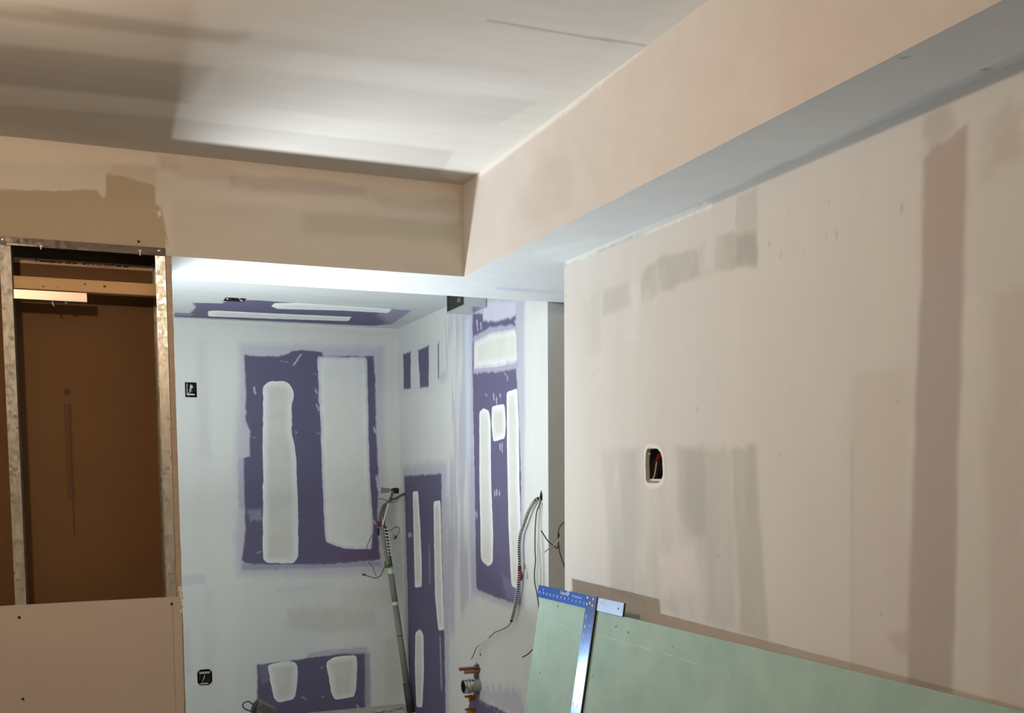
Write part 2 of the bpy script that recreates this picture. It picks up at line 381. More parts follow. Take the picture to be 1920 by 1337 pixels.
painted_wall('wall_face', 'x', XR, us, vs, c(213, 210, 205), wr_layers, PLASTER_V, flip=True, holes=[(2.5142, 2.6167, 1.3922, 1.4895)], parent=wr)
ENDM = simple('grey_return_plaster', c(196, 193, 184), .9, spec=.1, var=.05, vs=5)
box('wall_end', (XR+.0006, YE-.012, 0), (XR+.125, YE, ZB), ENDM, wr)
box('wall_rear_face', (XR+.113, YBK, 0), (XR+.125, YE-.012, ZB), ENDM, wr)
# soffit along the right wall ----------------------------------------
so = struct(empty('trim_soffit', (XS, 0, ZB)))
sf_layers = [
    dict(p=[(1010, 300), (1060, 290), (1080, 340), (1070, 385), (1010, 420), (960, 410)], c=(.95, .935, .93), mul=1, f=.03, n=.02),
    dict(p=[(890, 335), (1010, 250), (1010, 330), (940, 480), (876, 518)], c=(1.03, 1.03, 1.03), mul=1, f=.04, n=.03),
    dict(p=[(1460, -20), (1640, -20), (1640, 130), (1460, 220)], c=(1.0, .96, .94), mul=1, f=.04),
    dict(p=[(893, 322), (1100, 165), (1205, 82), (1215, 84), (1105, 176), (900, 334)], c=c(236, 234, 230), f=.005, n=.004),
]
us = axis_pts(YBK, YF, 1.6, YF, .01); vs = axis_pts(ZB, ZC, ZB, ZC, .01)
painted_wall('soffit_side', 'x', XS, us, vs, c(212, 205, 198), sf_layers, PLASTER, flip=True, parent=so)
su_layers = [
    dict(p=[(1330, 382), (1440, 320), (1640, 222), (1930, 92), (1930, 125), (1567, 270), (1335, 376)], c=(.84, .86, .87), mul=1, f=.006, n=.004),
    dict(p=[(1480, 300), (1640, 222), (1660, 218), (1560, 275), (1490, 305)], c=(1.1, 1.08, 1.06), mul=1, f=.006, n=.006),
    dict(p=[(1843, 131), (1850, 128), (1852, 134), (1846, 138)], c=(.4, .4, .42), mul=1, f=.004),
    dict(p=[(1693, 110), (1697, 108), (1697, 113)], c=(.4, .4, .4), mul=1, f=.003),
    dict(p=[(1000, 470), (1120, 445), (1125, 452), (1010, 482)], c=(1.06, 1.06, 1.06), mul=1, f=.006, n=.006),
    dict(p=[(930, 538), (1056, 545), (1056, 549), (1000, 548), (930, 543)], c=(.86, .86, .92), mul=1, f=.003, n=.004),
    dict(p=[(340, 503), (584, 513), (584, 518), (340, 507)], c=(.94, .95, .98), mul=1, f=.004),
]
us = axis_pts(XL, XP, .2, 1.6, .01, (XS, XR, .30)); vs = axis_pts(YBK, YG, 1.2, YG, .012, (YF, YE))
reg = lambda U, V: ((V > YF) & (U > JX-.03)) | ((U > XS) & (U < XR)) | ((U >= XR) & (V > YE-.013))
painted_wall('soffit_underside', 'z', ZB, us, vs, c(208, 212, 214), su_layers, PLASTER, flip=True, region=reg, parent=so)
# wall_front: bulkhead over the opening and over the stud bay -------------
wf = struct(empty('wall_front', (0, YF, 0)))
TANC = c(178, 162, 138)
bf_layers = [
    dict(p=[(-80, 250), (870, 345), (872, 372), (500, 330), (300, 310), (-80, 300)], c=(1.12, 1.08, 1.03), mul=1, f=.02, n=.01, st=(.3, 1)),  # warm lamp glow along the top, painted into the colour
    dict(p=[(430, 330), (560, 330), (690, 350), (690, 372), (560, 362), (430, 352)], c=(.86, .84, .83), mul=1, f=.012, n=.012, st=(.4, 1)),
    dict(p=[(570, 395), (700, 405), (860, 420), (860, 455), (700, 440), (572, 440)], c=(.88, .90, .86), mul=1, f=.014, n=.01, st=(.3, 1)),
    dict(p=[(330, 300), (440, 312), (445, 345), (335, 335)], c=(.93, .91, .90), mul=1, f=.012, n=.012, st=(.4, 1)),
    dict(p=[(700, 365), (850, 378), (852, 398), (705, 388)], c=(.92, .92, .89), mul=1, f=.012, n=.014, st=(.4, 1)),
    dict(p=[(400, 358), (560, 372), (560, 384), (400, 372)], c=(1.05, 1.03, 1.02), mul=1, f=.012, n=.014, st=(.3, 1)),
    dict(p=[(320, 372), (860, 420), (872, 520), (320, 484)], c=(.93, .93, .90), mul=1, f=.02, n=.02, st=(.3, 1)),
    dict(p=[(296, 290), (330, 290), (332, 320), (298, 318)], c=(.88, .85, .83), mul=1, f=.012, n=.01),
    dict(p=[(210, 305), (292, 312), (292, 345), (205, 325)], c=(.90, .87, .84), mul=1, f=.008, n=.006),
    dict(p=[(-80, 352), (100, 358), (180, 355), (192, 370), (198, 368), (200, 326), (240, 333), (292, 348), (292, 382), (304, 391), (309, 420), (312, 442), (309, 470), (-80, 452)], c=TANC, f=.0025, n=.003, ns=.02),
    dict(p=[(294, 398), (300, 394), (303, 402), (298, 408)], c=MUD, f=.002, n=.001),
    dict(p=[(287, 396), (290, 395), (290, 399)], c=MUD, f=.002, n=.001),
    dict(p=[(309, 436), (313, 442), (317, 452), (313, 463), (312, 462), (315, 452), (311, 443), (307, 437)], c=(.72, .70, .68), mul=1, f=.002, n=.0005),
    dict(p=[(860, 360), (873, 345), (874, 520), (866, 520)], c=(.92, .88, .86), mul=1, f=.006, n=.004),
    dict(p=[(800, 345), (868, 352), (868, 362), (800, 352)], c=(1.06, .98, .95), mul=1, f=.006, n=.006),
]
us = axis_pts(XL, XS, -.35, XS, .005, (JX,)); vs = axis_pts(ZB, ZC, ZB, ZC, .005)
painted_wall('bulkhead_face', 'y', YF, us, vs, c(208, 199, 188), bf_layers, PLASTER_H, flip=False, parent=wf)
box('bulkhead_back', (XAL-.1, YG-.012, ZB+.0005), (XP, YG, ZA+.05), PLAIN, wf)
pp = at(260, 453, 'y', YF); lathe('screw_dimple', [(0, .0042), (.0008, .0036)], (pp[0], YF, pp[2]), (0, -1, 0), HOLE, wf, 12)
# alcove back wall ----------------------------------------------------
HB1 = (at(347, 731, 'y', YB)[0], at(369, 731, 'y', YB)[0], at(358, 745, 'y', YB)[2], at(358, 717, 'y', YB)[2])
HB2 = (at(370, 1270, 'y', YB)[0], at(398, 1270, 'y', YB)[0], at(384, 1285, 'y', YB)[2], at(384, 1255, 'y', YB)[2])
bw_layers = [
    dict(p=[(396, 620), (452, 620), (452, 1337), (392, 1337)], c=(1.035, 1.04, 1.035), mul=1, f=.05, n=.02, st=(1, .2)),
    dict(p=[(365, 640), (390, 640), (395, 860), (370, 860)], c=(.93, .925, .92), mul=1, f=.03, n=.02, st=(1, .3)),
    dict(p=[(380, 1100), (412, 1100), (415, 1300), (385, 1300)], c=(.96, .94, .94), mul=1, f=.04, n=.02, st=(1, .3)),
    dict(p=[(330, 596), (742, 622), (742, 634), (330, 606)], c=(.96, .95, .92), mul=1, f=.02),
    dict(p=[(540, 1146), (640, 1136), (700, 1146), (700, 1180), (600, 1186), (540, 1180)], c=(.90, .885, .85), mul=1, f=.03, n=.03),
    dict(p=[(636, 1104), (700, 1100), (742, 1104), (742, 1140), (640, 1136)], c=(.95, .94, .92), mul=1, f=.02, n=.01),
    dict(p=[(448, 645), (720, 650), (724, 1072), (640, 1080), (445, 1080), (440, 1000), (452, 940), (440, 880), (450, 700)], c=LAV, f=.03, n=.008, a=.6, st=(1, .4)),
    dict(p=[(452, 1056), (712, 1052), (715, 1062), (600, 1066), (452, 1070)], c=c(150, 147, 172), f=.008, n=.008, a=.8),
    dict(p=[(459, 665), (470, 668), (522, 669), (545, 660), (563, 656), (605, 661), (605, 668), (700, 668), (703, 700), (705, 800), (709, 880), (708, 990), (713, 1050), (610, 1058), (500, 1058), (459, 1056), (454, 1050), (460, 990), (458, 930), (456, 860), (468, 855), (469, 810), (461, 790), (460, 720)], c=PUR, f=.005, n=.006, ns=.025),
    dict(p=[(447, 860), (457, 856), (458, 960), (447, 950)], c=LAV, f=.006, n=.006, a=.9),
    dict(p=[(466, 958), (488, 950), (490, 975), (470, 978)], c=LAV, f=.014, n=.02, a=.4),
    dict(p=[(620, 1030), (700, 1030), (712, 1048), (640, 1052)], c=(1.12, .86, .92), mul=1, f=.015, n=.01),
    dict(p=[(482, 1247), (500, 1244), (540, 1240), (600, 1230), (650, 1224), (685, 1223), (686, 1330), (580, 1342), (482, 1345)], c=PUR, f=.005, n=.005),
    dict(p=[(577, 1224), (650, 1215), (690, 1212), (690, 1226), (640, 1226), (577, 1232)], c=LAV, f=.008, n=.006, a=.8),
    dict(p=[(684, 1224), (694, 1224), (696, 1325), (684, 1326)], c=c(150, 147, 170), f=.008, n=.006, a=.8),
    dict(p=[(484, 1246), (510, 1243), (508, 1275), (490, 1285)], c=c(130, 128, 152), f=.01, n=.012, a=.6),
    dict(p=[(334, 1080), (382, 1076), (384, 1094), (336, 1100)], c=(.88, .87, .93), mul=1, f=.012, n=.01),
    dict(p=[(342, 1180), (356, 1180), (360, 1262), (346, 1262)], c=(.90, .89, .95), mul=1, f=.02, n=.01),
    dict(p=[(700, 940), (742, 925), (744, 1040), (716, 1050)], c=(.90, .88, .85), mul=1, f=.02, n=.03),
    dict(p=[(722, 1200), (752, 1190), (755, 1300), (722, 1310)], c=(.92, .905, .88), mul=1, f=.03, n=.02),
    dict(p=[(520, 1106), (620, 1096), (620, 1100), (520, 1112)], c=(.93, .93, .95), mul=1, f=.01, n=.01),
]
for (sx, sy, a, b) in ((563, 664, -14, 22), (475, 725, 3, 14), (487, 1034, -9, 4), (590, 728, 4, 10), (596, 742, 3, 14), (592, 758, 5, 12), (593, 810, 6, 4), (553, 808, 3, 5), (470, 818, 8, 3), (484, 962, 3, 4), (588, 700, 6, 3), (525, 676, 14, 3), (700, 800, 3, 12), (565, 1306, 8, 6), (668, 1321, 4, 8), (602, 1304, 4, 3), (600, 1250, 4, 3), (704, 890, 5, 30), (700, 975, 4, 8), (485, 838, 5, 2), (580, 680, 5, 2)):
    bw_layers.append(dict(p=[(sx, sy), (sx+2.5, sy+1), (sx+a+2, sy+b), (sx+a-1, sy+b)], c=c(200, 200, 205), f=.003, n=.003, ns=.012, a=.9))
us = axis_pts(XAL-.05, XA, .5, XA, .0055, HB1[:2]+HB2[:2]); vs = axis_pts(-.05, ZA, 0, ZA, .0055, HB1[2:]+HB2[2:])
wb = struct(empty('wall_alcove_back', (0, YB, 0)))
painted_wall('wall_face', 'y', YB, us, vs, MUDC, bw_layers, PLASTER_V, holes=[HB1, HB2], parent=wb)
EDGE, CENT = c(224, 227, 226), c(198, 199, 191)
strip([(493, 724), (503, 716), (520, 714), (537, 716), (549, 726), (551, 742), (547, 757), (547, 815), (553, 836), (556, 880), (558, 930), (559, 985), (559, 1045), (552, 1056), (500, 1056), (493, 1050), (493, 830)], 'y', YB, -1, wb, EDGE, CENT)
strip([(594, 668), (640, 670), (688, 669), (690, 740), (691, 800), (694, 900), (700, 985), (697, 1030), (650, 1030), (610, 1017), (604, 900), (600, 780), (596, 700)], 'y', YB, -1, wb, EDGE, c(212, 215, 212), halo=LAV)
strip([(502, 1247), (530, 1240), (552, 1240), (558, 1246), (557, 1290), (552, 1311), (522, 1318), (515, 1312), (507, 1280)], 'y', YB, -1, wb, EDGE, CENT)
strip([(611, 1241), (630, 1231), (668, 1228), (670, 1250), (668, 1290), (664, 1307), (626, 1313), (622, 1300)], 'y', YB, -1, wb, EDGE, CENT)
# alcove right wall -----------------------------------------------------
aw_layers = [
    dict(p=[(832, 600), (886, 580), (890, 1120), (838, 1200)], c=LAV, f=.05, n=.05, ns=.08, st=(1, .12), a=.75, pat=2.2, ps=.05),
    dict(p=[(870, 600), (888, 590), (894, 1110), (876, 1130)], c=c(200, 210, 222), f=.03, n=.03, st=(1, .1), a=.8, pat=2, ps=.06),
    dict(p=[(752, 655), (830, 630), (830, 735), (752, 742)], c=(.95, .95, .98), mul=1, f=.03, n=.02),
    dict(p=[(756, 664), (770, 659), (770, 728), (757, 730)], c=PUR, f=.006, n=.006),
    dict(p=[(784, 657), (804, 648), (804, 725), (788, 727)], c=PUR, f=.006, n=.008),
    dict(p=[(820.5, 648), (823, 640), (823.5, 710), (821, 712)], c=PUR, f=.01, n=.004, a=.9),
    dict(p=[(825, 700), (836, 695), (836, 716), (824, 718)], c=LAV, f=.02, n=.02, a=.6),
    dict(p=[(754, 874), (838, 866), (838, 1010), (842, 1130), (842, 1345), (765, 1345), (758, 1000)], c=LAV, f=.03, n=.02, a=.7),
    dict(p=[(758, 892), (828, 888), (828, 1010), (832, 1130), (836, 1345), (768, 1345), (764, 1100), (760, 960)], c=PUR, f=.008, n=.008),
    dict(p=[(803, 1020), (806, 1018), (808, 1095), (804, 1094)], c=c(140, 137, 165), f=.008, n=.004, a=.7),
    dict(p=[(824, 1190), (826, 1195), (829, 1290), (827, 1296)], c=LAV, f=.006, n=.003, a=.8),
    dict(p=[(764, 1000), (770, 998), (773, 1006), (766, 1008)], c=LAV, f=.006, n=.006, a=.9),
    dict(p=[(880, 560), (984, 550), (984, 1142), (940, 1135), (884, 1112)], c=LAV, f=.02, n=.01, a=.7, st=(1, .2)),
    dict(p=[(886, 588), (905, 588), (906, 602), (935, 602), (967, 590), (968, 690), (973, 780), (977, 900), (976, 1134), (935, 1122), (893, 1104), (890, 900), (886, 700)], c=c(106, 101, 132), f=.006, n=.007),
    dict(p=[(906, 566), (966, 566), (967, 592), (930, 601), (906, 600)], c=c(206, 205, 220), f=.008, n=.012, a=.9, st=(1, .3)),
    dict(p=[(888, 630), (920, 614), (968, 608), (972, 690), (935, 697), (888, 700)], c=LAV, f=.006, n=.008),
    dict(p=[(980, 570), (1030, 570), (1032, 1140), (980, 1140)], c=(1.06, 1.06, 1.06), mul=1, f=.02),
    dict(p=[(893, 1240), (898, 1248), (900, 1312), (985, 1352), (870, 1352), (884, 1306), (888, 1300)], c=PUR, f=.005, n=.005),
    dict(p=[(900, 1285), (970, 1290), (990, 1345), (960, 1338), (900, 1312)], c=LAV, f=.03, n=.04, a=.7),
    dict(p=[(940, 1080), (975, 1090), (976, 1132), (948, 1122)], c=c(140, 134, 172), f=.02, n=.02, a=.6),
    dict(p=[(756, 930), (764, 930), (770, 1345), (760, 1345)], c=(.9, .89, .87), mul=1, f=.01, n=.006),
]
for (sx, sy, a, b) in ((924, 738, 2, 12), (908, 738, 4, 4), (936, 738, 2, 8), (950, 705, 1, 8), (926, 920, 1, 10), (930, 918, 1, 11), (935, 920, 1, 9), (940, 830, 1, 18), (936, 832, 1, 12), (893, 600, 2, 20), (900, 605, 2, 12), (964, 600, 2, 8), (892, 960, 2, 12), (930, 745, 1, 22), (945, 700, 3, 3), (838, 1190, 1, 10)):
    aw_layers.append(dict(p=[(sx, sy), (sx+2, sy), (sx+a+1.5, sy+b), (sx+a, sy+b)], c=c(205, 203, 215), f=.004, n=.004, ns=.012, a=.85))
us = axis_pts(YG, YB, YG, YB, .005); vs = axis_pts(-.05, ZA, 0, ZA, .0055)
HC = at(1015, 930, 'x', XA)
wa = struct(empty('wall_alcove_right', (XA, YG, 0)))
painted_wall('wall_face', 'x', XA, us, vs, MUDC, aw_layers, PLASTER_V, flip=True, parent=wa)
for pix, hl in (([(774, 922), (784, 921), (788, 985), (791, 1060), (791, 1100), (778, 1102), (776, 1020)], 0),
                ([(813, 940), (826, 938), (829, 1060), (833, 1180), (822, 1183), (816, 1120), (814, 1020)], 0),
                ([(779, 1186), (788, 1180), (794, 1190), (795, 1260), (792, 1326), (781, 1326), (778, 1250)], 0),
                ([(890, 640), (920, 623), (967, 615), (971, 632), (971, 680), (935, 688), (889, 692)], 1),
                ([(899, 772), (907, 765), (917, 770), (920, 790), (921, 900), (925, 1010), (924, 1055), (915, 1063), (902, 1050), (899, 900)], 0),
                ([(922, 762), (946, 757), (949, 790), (947, 822), (925, 828), (922, 800)], 0),
                ([(950, 735), (970, 728), (973, 800), (974, 900), (977, 1000), (974, 1108), (959, 1098), (954, 1000), (951, 850)], 0)):
    strip(pix, 'x', XA, -1, wa, c(232, 234, 236), c(208, 209, 202), halo=LAV if hl else None, wob=.003)
box('wall_return', (XA+.0003, YG, 0), (XP, YG+.012, ZB), simple('grey_paper_return', c(240, 244, 240), .9, spec=.1, var=.05, vs=4), wa)
# alcove ceiling ---------------------------------------------------------
hc = at(440, 562, 'z', ZA); HCE = (hc[0]-.05, hc[0]+.05, hc[1]-.055, hc[1]+.055)
ac_layers = [
    dict(p=[(330, 540), (740, 562), (800, 575), (330, 556)], c=(.95, .96, .97), mul=1, f=.05, n=.03, st=(.2, 1)),
    dict(p=[(326, 588), (356, 588), (366, 578), (362, 568), (416, 569), (425, 562), (480, 563), (600, 572), (720, 578), (772, 582), (735, 608), (700, 611), (500, 602), (326, 594)], c=PUR, f=.006, n=.008, st=(.3, 1)),
    dict(p=[(326, 586), (362, 588), (360, 593), (326, 592)], c=c(128, 125, 152), f=.01),
    dict(p=[(700, 575), (790, 578), (745, 612), (725, 610)], c=LAV, f=.03, n=.03, a=.45),
]
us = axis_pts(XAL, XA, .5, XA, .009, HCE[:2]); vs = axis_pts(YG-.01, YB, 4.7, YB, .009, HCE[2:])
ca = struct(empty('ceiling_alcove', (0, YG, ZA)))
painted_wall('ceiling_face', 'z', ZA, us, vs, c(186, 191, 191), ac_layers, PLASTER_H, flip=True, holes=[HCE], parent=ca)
strip([(390, 583), (402, 582), (520, 588), (660, 594), (653, 602), (560, 599), (390, 593)], 'z', ZA, -1, ca, EDGE, c(206, 208, 206), cw=.08)
strip([(508, 574), (516, 568), (560, 568), (735, 579), (728, 587), (640, 582), (520, 579)], 'z', ZA, -1, ca, EDGE, c(206, 208, 206), cw=.08)
# shell that the camera does not see -------------------------------------
struct(box('wall_left', (XL-.1, YBK, 0), (XL, YF, ZC), PLAIN))
struct(box('wall_back', (XL-.1, YBK-.1, 0), (XR+.2, YBK, ZC), PLAIN))
struct(box('wall_alcove_left', (XAL-.1, YG, 0), (XAL, YB, ZA), PLAIN))
struct(box('wall_passage', (XP, YBK, 0), (XP+.1, YG, ZB), PLAIN))
struct(box('wall_passage_rear', (XR+.126, YBK-.1, 0), (XP, YBK, ZB), PLAIN))
struct(box('ceiling_passage', (XR+.126, YBK, ZB+.003), (XP, YE-.03, ZB+.05), PLAIN))
# partition beside the opening: side board with a torn edge, rear board, cavity
wp = struct(empty('wall_partition', (0, YF, 0)))
pts = []
e0, e1 = at(321, 484, 'y', YF), at(345, 1140, 'y', YF)
zs = np.linspace(0, ZB-.001, 110)
rx = JX + .0016*np.array([float(fbm(np.array([0.0]), np.array([z]), .09, 4)[0]) for z in zs]) + RNG.uniform(-.0006, .0006, len(zs))
V, Fc = [], []
for i, z in enumerate(zs): V += [(.2835, YF, z), (rx[i], YF, z), (JX, YF+.004, z), (JX, YG, z), (.2835, YG, z)]
for i in range(len(zs)-1):
    for k in range(5): a = i*5+k; b = i*5+(k+1) % 5; Fc.append((a, b, b+5, a+5))
Fc += [(4, 3, 2, 1, 0), tuple(len(V)-5+k for k in range(5))]
mesh('side_board', V, Fc, BROWN_EDGE, wp)
box('rear_board', (XAL-.1, YG-.013, 0), (.2833, YG, ZB), PLAIN, wp)
box('cavity_back_board', (XL, YF+DCAV, 0), (.2833, YF+DCAV+.013, ZC-.1), BROWN, wp)
ll = at(20, 483, 'y', YF+DCAV)
LABS = simple('pale_edge_tape', c(205, 178, 152), .8, var=.1, vs=40)
tz0, tz1 = at(150, 490, 'y', YF+DCAV)[2], at(150, 500, 'y', YF+DCAV)[2]
tp = box('edge_tape', (-.50, YF+DCAV-.0012, tz1), (.262, YF+DCAV, tz0), LABS, wp)
PR, PK = simple('dark_red_print', c(96, 32, 26), .8), simple('dark_print', c(48, 36, 30), .8)
tpx = lambda x: at(x, 495, 'y', YF+DCAV)[0]
tzc = (tz0+tz1)/2; dn = (0, YF+DCAV-.0012)
tt = lambda s, x, sz, mt, dz=0: text('lettering', s, sz, (tpx(x), dn[1], tzc+dz), (-1, 0, 0), (0, 0, -1), (0, -1, 0), mt, tp)
tt('SHEETROCK', 188, .0155, PR); tt('X', 68, .017, PK, .002)
for x, w in ((82, 14), (98, 12), (112, 10), (128, 10), (140, 8), (158, 5), (222, 9), (236, 9)):
    box('print_mark', (tpx(x)-w*.0009, dn[1]-.0004, tzc-.002), (tpx(x)+w*.0009, dn[1], tzc+.0022), PK if x > 150 or x < 100 else PR, tp)
tx = simple('faint_paper_print', c(84, 60, 40), .9)
gx, gz = at(126, 735, 'y', YF+DCAV)[[0, 2]]
lathe('round_stamp', [(0, .0105), (.0004, .0105)], (gx, YF+DCAV, gz), (0, -1, 0), tx, wp, 20)
box('print_column', (at(121, 800, 'y', YF+DCAV)[0], YF+DCAV-.0004, at(130, 940, 'y', YF+DCAV)[2]), (at(136, 800, 'y', YF+DCAV)[0], YF+DCAV, at(128, 757, 'y', YF+DCAV)[2]), simple('faint_paper_print_column', c(98, 70, 46), .9, var=.3, vs=120, sc=(3, 1, .4)), wp)
box('print_column', (at(130, 800, 'y', YF+DCAV)[0], YF+DCAV-.0005, at(132, 1005, 'y', YF+DCAV)[2]), (at(133, 800, 'y', YF+DCAV)[0], YF+DCAV, at(128, 757, 'y', YF+DCAV)[2]), tx, wp)

# ------------------------------------------------------------------ steel framing
def cstud(name, x0, x1, web, label, z0=0, z1=ZB-.0002):
    t = thing(name, label, 'stud', (x0, YF, 0), 'steel studs of the open wall bay')
    th = .0012; D = .15; wx = x1 if web == 'r' else x0
    # front flange with pressed ribs
    nr = 9; pts = []
    for i in range(nr*2+1): pts.append((x0+(x1-x0)*i/(nr*2), (.0004 if i % 2 else 0)))
    V, Fc = [], []
    for z in (z0, z1):
        for x, d in pts: V.append((x, YF+.001-d, z))
        for x, d in pts[::-1]: V.append((x, YF+.001+th, z))
    n = len(pts)*2
    for i in range(n): Fc.append((i, (i+1) % n, n+(i+1) % n, n+i))
    Fc += [tuple(range(n))[::-1], tuple(range(n, 2*n))]
    mesh('front_flange', V, Fc, GALV, t)
    w0, w1 = (x1-th, x1) if web == 'r' else (x0, x0+th)
    if web == 'rr': w0, w1 = x1-th, x1
    box('web', (w0, YF+.0024, z0), (w1, YF+D-.0012, z1), GALVD, t)
    box('rear_flange', (x0, YF+D-.0011, z0), (x1, YF+D, z1), GALV, t)
    lx = x0 if web in ('r', 'rr') else x1-th
    box('front_lip', (lx, YF+.0024, z0), (lx+th, YF+.011, z1), GALVD, t); box('rear_lip', (lx, YF+D-.011, z0), (lx+th, YF+D-.0012, z1), GALV, t)
    return t
s0, s1, s2, s3 = -.1948, -.1636, .2518, .2825
cstud('steel_stud', s2, s3, 'r', 'shiny galvanised steel stud beside the opening to the purple-walled alcove')
cstud('steel_stud', s0, s1, 'rr', 'galvanised steel stud at the left edge of the photo')
tk = thing('steel_track', 'dark steel header track screwed across the top of the stud bay', 'track', (.05, YF, ZB))
hz1, hz0 = at(150, 455.5, 'y', YF-.002)[2], at(150, 469, 'y', YF-.002)[2]
XT = .283
box('front_leg', (XL+.01, YF-.0028, hz0), (XT, YF-.0016, hz1+.003), TRACK, tk)
box('web', (XL+.01, YF+.001, hz1+.0005), (XT, YF+DCAV-.004, hz1+.0015), TRACK, tk)
box('rear_leg', (XL+.01, YF+DCAV-.0035, tz0+.0015), (XT-.004, YF+DCAV-.0025, hz1), TRACK, tk)
for x, y in ((4, 449), (298, 470)):
    p = at(x, y, 'y', YF-.0032); lathe('screw', [(0, .0044), (.0012, .0042), (.0022, .0025), (.0021, .001)], (p[0], YF-.0028, p[2]), (0, -1, 0), SCREW, tk, 12)
for x, y, dx, l in ((76, 463, .004, .008), (262, 472, .006, .012)):     # torn paper hanging over the track
    p = at(x, y, 'y', YF-.004)
    frame_prism('paper_scrap', [(-.004, .006), (.006, .006), (.003, 0), (.002, -l), (-.001, -l*.9), (-.001, 0)], (p[0], YF-.0032, p[2]), (1, 0, 0), (0, 0, 1), (0, -1, 0), 0, .0007, CRUMB, tk)
p0, p1 = at(12, 456, 'y', YF-.003), at(68, 461, 'y', YF-.003)
frame_prism('paper_scrap', [(p0[0], p0[2]), (p1[0], p1[2]+.001), (p1[0], p1[2]-.001), (p0[0], p0[2]-.004)][::-1], (0, YF-.0030, 0), (1, 0, 0), (0, 0, 1), (0, -1, 0), 0, .0006, CRUMB, tk)
# wood blocking, channel
yw = YF+.03
wz0, wz1 = at(150, 547, 'y', yw)[2], at(150, 524, 'y', yw)[2]
wb_ = thing('wood_blocking', 'raw pine blocking board spanning between the steel studs', 'board', (.05, yw, wz0))
box('plank', (s1+.001, yw, wz0), (s3-.0014, yw+.038, wz1), WOOD, wb_, .0015)
for x, y, r in ((196, 537, .0042), (159, 533, .003), (81, 537, .0026), (108, 538, .0016)):
    p = at(x, y, 'y', yw); lathe('knot', [(0, r), (.0003, r*.8)], (p[0], yw, p[2]), (0, -1, 0), KNOT, wb_, 10)
yc = YF+.022
cz0, cz1 = at(95, 563, 'y', yc)[2], at(95, 546, 'y', yc)[2]
chx = at(163, 560, 'y', yc)[0]
ch = thing('metal_channel', 'short pale metal channel fixed under the wood blocking', 'channel', (s1, yc, cz0))
box('front_face', (s1+.001, yc, cz0+.005), (chx, yc+.0012, cz1), CHANNEL, ch)
box('lower_lip', (s1+.001, yc-.0015, cz0), (chx, yc+.0008, cz0+.0045), CHANNEL, ch)
box('top_face', (s1+.001, yc+.0013, cz1-.0012), (chx, yc+.0075, cz1), CHANNEL, ch)
box('bottom_face', (s1+.001, yc+.0009, cz0), (chx, yc+.05, cz0+.0012), GALVD, ch)
p = at(99, 573, 'y', yc+.012); tube('hanging_tab', [(p[0]-.001, yc+.012, cz0), (p[0], yc+.012, cz0-.008), (p[0]+.003, yc+.010, cz0-.016)], [.002, .0025, .0015], WIRE_W, ch)
p = at(124, 568, 'y', yc+.012); lathe('bolt', [(0, .008), (.003, .008), (.003, .004), (.007, .004)], (p[0], yc+.014, cz0), (0, 0, -1), GALVD, ch, 6)
# lower gypsum board ------------------------------------------------------
yl = YF-.0135
bt = lambda x, y: at(x, y, 'y', yl)
gb = thing('gypsum_board', 'bare tan gypsum board screwed over the lower half of the stud bay', 'gypsum board', (-.3, yl, 0))
zt0, zt1 = bt(0, 1137)[2], bt(330, 1119.5)[2]; sl = (zt1-zt0)/(bt(330, 1119)[0]-bt(0, 1137)[0])
xr_top, xr_bot = bt(340, 1122)[0], bt(353, 1337)[0]
out = [(XL+.02, 0), (xr_top, 0)]
zz = np.linspace(.0, zt1, 60)
edge = [(xr_top + .0022*float(fbm(np.array([1.0]), np.array([z]), .07, 8)[0]) + random.uniform(-.0006, .0006), z) for z in zz[1:]]
out = [(XL+.02, 0), (xr_top, 0)] + edge + [(XL+.02, zt1+sl*(XL+.02-xr_top))]
frame_prism('board', out, (0, YF-.0005, 0), (1, 0, 0), (0, 0, 1), (0, -1, 0), 0, .013, TAN, gb)
for x, y in ((36, 1158), (322, 1132.5), (43, 1311)):
    p = bt(x, y); lathe('screw_dimple', [(0, .0046), (.0006, .004)], (p[0], yl, p[2]), (0, -1, 0), HOLE, gb, 12)
q0, q1 = bt(323, 1124), bt(330, 1340)
tube('pencil_line', [(q0[0], yl, q0[2]), (q1[0], yl, q1[2]), (q1[0], yl, .02)], .0006, simple('pencil_grey', c(110, 88, 74), .9), gb, 4)
crp = [(337, 1104, .0055), (340, 1110, .006), (338, 1116, .005), (342, 1120, .006), (339, 1126, .0045), (341, 1133, .0045), (342, 1141, .003), (340, 1146, .004), (336, 1107, .004)]
for x, y, r in crp:
    p = bt(x, y); bm = bmesh.new(); bmesh.ops.create_icosphere(bm, subdivisions=2, radius=r)
    for v in bm.verts: v.co = v.co*random.uniform(.45, 1.35); v.co = Vector((v.co.x*.9+p[0], v.co.y*.6+yl, v.co.z*1.3+p[2]))
    frombm('gypsum_crumb', bm, CRUMB, gb)
for x, y, r in ((339, 1190, .0022), (340, 1240, .0026), (344, 1290, .002), (347, 1318, .002), (338, 1205, .0018)):
    p = bt(x+3, y); bm = bmesh.new(); bmesh.ops.create_icosphere(bm, subdivisions=1, radius=r)
    for v in bm.verts: v.co = Vector((v.co.x+p[0], v.co.y+yl+.004, v.co.z*2.2+p[2]))
    frombm('gypsum_crumb', bm, CRUMB, gb)
p = at(325, 589, 'y', YF); bm = bmesh.new(); bmesh.ops.create_icosphere(bm, subdivisions=2, radius=.0045)
for v in bm.verts: v.co = Vector((v.co.x*.7+JX, v.co.y*.7+YF+.001, v.co.z*2.6+p[2]))
frombm('compound_blob', bm, CRUMB, wp, True)

